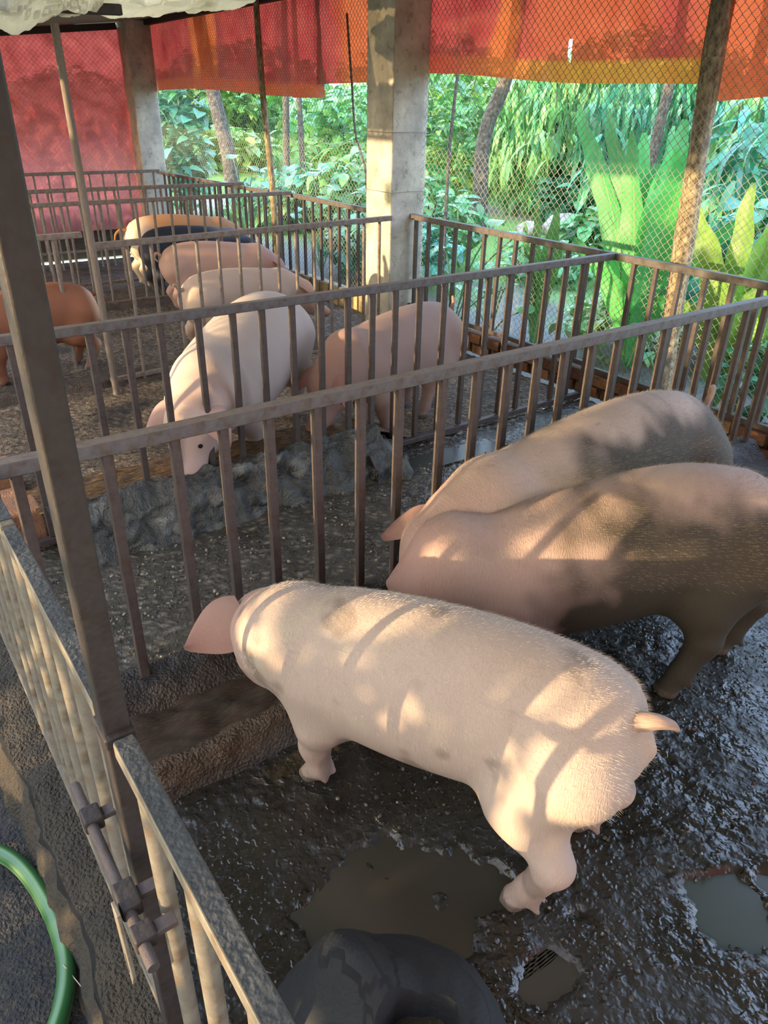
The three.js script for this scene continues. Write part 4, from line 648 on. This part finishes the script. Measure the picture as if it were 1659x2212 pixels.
// trunks
function tree(label, pts, r, crown, seed, name = 'tree') {
  const t = thing(name, label, 'tree', pts[0], 0, null), loc = pts.map((p) => [p[0] - pts[0][0], p[1] - pts[0][1], p[2] - pts[0][2]]);
  part('trunk', taperTube(loc, (q) => r * (1 - 0.3 * q), 28, 10), M.bark, t);
  if (crown) { const [rx, ry, rz, n, color, kind, size] = crown, top = loc[loc.length - 1], R = rng(seed), im = new THREE.InstancedMesh(LEAF[kind], leafMat(...color, 0.4), n), m = new THREE.Matrix4(), q = new THREE.Quaternion(), c = new THREE.Color();
    for (let i = 0; i < n; i++) { let a, b, d; do { a = R() * 2 - 1; b = R() * 2 - 1; d = R() * 2 - 1; } while (a * a + b * b + d * d > 1); q.setFromEuler(new THREE.Euler(R() * 1.4, R() * 6.283, (R() - 0.5), 'YXZ')); const s = size * (0.7 + R() * 0.7); m.compose(V(top[0] + a * rx, top[1] + b * ry, top[2] + d * rz), q, V(s, s, s)); im.setMatrixAt(i, m); const f = 0.6 + R() * 0.8; im.setColorAt(i, c.setRGB(f, f, f)); }
    im.name = 'foliage'; im.userData.kind = 'stuff'; shadows(im); t.add(im); }
  return t;
}
tree('grey tree with a bent trunk right of the pillar', [[9, -0.35, -9.75], [9, 0.4, -9.78], [9, 1.0, -9.82], [9.05, 1.45, -9.78], [9.1, 1.9, -9.58], [9.1, 2.6, -9.4], [9, 4.2, -9.3]], 0.13, [1.2, 0.5, 1.2, 160, G1, 'oval', 2], 41);
tree('leaning tree trunk nearest the far pillar', [[7.6, -0.3, -16.2], [7.6, 0.6, -16.3], [7.55, 1.5, -16.6], [7.5, 2.6, -16.9], [7.5, 4.5, -17.2]], 0.17, [1.2, 0.5, 1.2, 160, G3, 'oval', 2], 42);
tree('slim dark tree between the thin wooden pole and the middle pillar', [[8, -0.3, -13.75], [8, 0.6, -13.85], [8, 1.4, -13.88], [8, 2.2, -13.95], [8, 4, -14]], 0.06, [0.9, 0.4, 0.9, 100, G1, 'oval', 2], 43);
tree('slim pale tree just right of the thin wooden pole', [[8.5, -0.3, -15.4], [8.5, 0.6, -15.38], [8.5, 1.9, -15.3], [8.5, 4, -15.2]], 0.08, [0.9, 0.4, 0.9, 100, G3, 'oval', 2], 44);
tree('thin garden stake right of the middle pillar', [[5.5, -0.3, -6.5], [5.5, 0.6, -6.5], [5.52, 1.3, -6.52], [5.5, 2.1, -6.42]], 0.022, null, 0, 'garden_stake').userData.category = 'stake';
tree('pale trunk behind the strap-leaved plant', [[9.5, -0.3, -6.9], [9.5, 1.0, -6.95], [9.55, 2.4, -6.9], [9.5, 4, -7]], 0.085, [0.9, 0.4, 0.9, 100, G1, 'oval', 2], 45);
tree('second pale trunk behind the strap-leaved plant, farther right', [[10.5, -0.3, -6.4], [10.5, 1.0, -6.4], [10.55, 2.4, -6.35], [10.5, 4, -6.4]], 0.10, [0.9, 0.4, 0.9, 100, G2, 'oval', 2], 46);
solo('vine', taperTube([[3.985, 2.3, -6.1], [3.985, 1.82, -6.03], [3.98, 1.39, -5.95], [3.985, 1.2, -5.83], [3.98, 0.98, -5.78], [3.985, 0.6, -5.72]], () => 0.010, 30, 7), M.bark, 'thin dry vine climbing the mesh just left of the middle pillar', 'vine');
// shrubs, from near to far
const sh = [
  ['leafy shrub growing just beyond the far pillar', [5.7, -0.2, -14.4], [0.6, 1.15, 0.8], 700, 'broad', G4, 0.8],
  ['low bright green leaves below the leaning tree', [6.4, -0.25, -12.2], [0.7, 0.35, 1.0], 450, 'broad', G1, 0.7],
  ['green undergrowth behind the thin wooden pole', [7.2, -0.25, -12.2], [1.2, 0.5, 1.4], 800, 'broad', G4, 0.7],
  ['dense undergrowth left of the middle pillar', [7.5, -0.25, -10.6], [1.2, 0.65, 1.3], 1000, 'broad', G1, 0.7],
  ['bluish-green undergrowth low behind the mesh left of the pillar', [5.6, -0.25, -7.7], [0.7, 0.42, 1.1], 700, 'broad', G4, 0.6],
  ['small leafy shrub right behind the middle pillar', [6.6, -0.25, -8.2], [0.8, 0.55, 0.8], 700, 'oval', G1, 1.2],
  ['tall soft green shrub beyond the garden stake', [10.5, -0.25, -13.5], [1.4, 1.5, 1.5], 1500, 'oval', G1, 1.6],
  ['yellow-green shrub beyond the bent tree', [12.6, -0.25, -15.0], [1.6, 1.7, 1.6], 1500, 'oval', G3, 1.8],
  ['broad-leaved undergrowth right of the bent tree', [11.6, -0.25, -9.9], [0.9, 0.45, 0.8], 500, 'broad', G4, 0.8],
  ['broad-leaved undergrowth left of the strap-leaved plant', [9.6, -0.25, -7.6], [0.8, 0.32, 0.6], 500, 'broad', G1, 0.8],
  ['small weeds beside the pale path', [7.4, -0.28, -6.6], [0.7, 0.25, 0.7], 400, 'oval', G1, 1.0],
  ['bushy weeds at the foot of the strap-leaved plant', [5.6, -0.28, -4.0], [0.7, 0.3, 0.6], 450, 'oval', G3, 1.0],
  ['dark leafy weeds along the back wall at the right edge', [4.75, -0.22, -2.0], [0.4, 0.35, 0.7], 450, 'oval', G2, 1.1],
  ['leafy shrub behind the yellow-green plant', [6.2, -0.25, -2.9], [0.9, 0.75, 0.9], 800, 'broad', G4, 0.7],
  ['tall shrub far right beyond the wooden post', [7.5, -0.25, -3.4], [1.1, 1.3, 1.2], 1200, 'long', G4, 0.9],
];
sh.forEach(([label, p, r, n, kind, c, size], i) => shrub('garden_shrub', label, p, r, n, kind, c, 100 + i, { size }));
const bam = [['drooping bamboo thicket right of the bent tree', [12.5, -0.25, -11.2], 1.45], ['drooping bamboo thicket behind the strap-leaved plant', [12.0, -0.25, -8.3], 1.45], ['bamboo thicket farther right behind the wooden post', [11.0, -0.25, -5.2], 1.4], ['bamboo at the right edge of the garden', [9.5, -0.25, -3.4], 1.3]];
bam.forEach(([label, p, h], i) => shrub('bamboo_clump', label, p, [1.7, h, 1.7], 3200, 'long', i % 2 ? G4 : G1, 300 + i, { size: 1.1, hang: 0.75, cat: 'bamboo', group: 'bamboo in the garden', stems: 14, trunk: 0.025 }));
const far = [[10.5, -23.5, 2.0, 1.3, G3], [13, -29, 2.6, 2.4, G3], [13.5, -20, 2.4, 2.6, G1], [15.5, -16, 2.6, 2.6, G3], [17, -12, 2.6, 2.8, G1], [17.5, -8, 2.6, 2.8, G4], [15, -4.5, 2.4, 2.6, G1], [8.0, -29, 2.0, 2.6, G1], [14, -28, 3, 3.2, G1], [18, -23, 3, 3.2, G3], [21, -16, 3, 3.4, G1], [22, -9, 3, 3.4, G3]];
const farLabel = ['sunlit shrub behind the leaning tree', 'pale green far shrub left of the thin pole', 'far shrub seen between the slim trees', 'sunlit yellow-green shrub left of the middle pillar', 'far shrub right of the middle pillar', 'far shrub above the bamboo thicket', 'far shrub at the right behind the post', 'far shrub beside the far pillar', 'farthest shrub on the bank at left', 'farthest shrub on the bank behind the slim trees', 'farthest shrub on the bank right of the pillar', 'farthest shrub on the bank at right'];
far.forEach(([x, z, r, h, c], i) => shrub('garden_shrub', farLabel[i], [x, yardY(x, z), z], [r, h * 0.45, r], 1500, 'oval', c, 500 + i, { size: 2.6, group: 'distant shrubs on the bank' }));
// stones beside the path
{
  const R = rng(77); [[10.6, -9.3, 0.32, 'pale sunlit boulder beside the garden path'], [10.0, -9.6, 0.2, 'smaller pale boulder beside the garden path'], [6.6, -5.1, 0.16, 'grey stone among the weeds by the strap-leaved plant']].forEach(([x, z, r, label], i) => {
    const g = mergeVertices(new THREE.IcosahedronGeometry(r, 4).deleteAttribute('uv').deleteAttribute('normal')), p = g.attributes.position; for (let k = 0; k < p.count; k++) { const v = V(p.getX(k), p.getY(k), p.getZ(k)), n = 1 + fbm(v.x * 4 / r * 0.3 + i, v.y * 4, v.z * 4, 3) * 0.5; p.setXYZ(k, v.x * n * 1.4, v.y * n * 0.75, v.z * n); } g.computeVertexNormals(); boxUV(g); g.translate(x, yardY(x, z) + r * 0.3, z);
    solo('boulder', g, M.concrete, label, 'boulder');
  });
}
// unseen hedge added on the aisle side, gaps placed to cast chosen sun patches
{
  const gaps = [[-0.72, 1.18, 0.30, 0.30], [-1.42, 1.25, 0.16, 0.14], [-1.08, 1.75, 0.10, 0.60], [-1.05, 0.95, 0.10, 0.16], [-1.65, 1.05, 0.14, 0.12], [-2.2, 0.45, 0.25, 0.14], [-2.15, 1.35, 0.22, 0.34], [-3.35, 1.6, 0.24, 0.34], [-4.5, 1.85, 0.28, 0.30], [-5.6, 1.5, 0.32, 0.50], [-3.8, 1.25, 0.55, 0.32], [-2.9, 1.6, 0.24, 0.25], [-4.4, 1.35, 0.25, 0.25], [-6.8, 1.75, 0.62, 0.38], [-6.3, 1.2, 0.3, 0.2], [-8.2, 1.3, 0.5, 0.4], [-7.9, 1.85, 0.5, 0.3]];
  const open = (z, y) => gaps.some(([cz, cy, a, b]) => Math.hypot((z - cz) / a, (y - cy) / b) < 1);
  let i = 0; for (let z = 1.4; z > -11.5; z -= 1.3) { i++; shrub('added_hedge_shrub', 'unseen hedge shrub added outside the aisle to shape the sun patches', [-3.1 - (i % 2) * 0.3, -0.25, z], [0.35, 1.2, 0.9], 1000, 'broad', [0.08, 0.24, 0.07], 700 + i, { size: 0.6, group: 'unseen hedge added outside the aisle', stems: 4, trunk: 0.025, skip: open }); }
}
renderer.render(scene, camera);
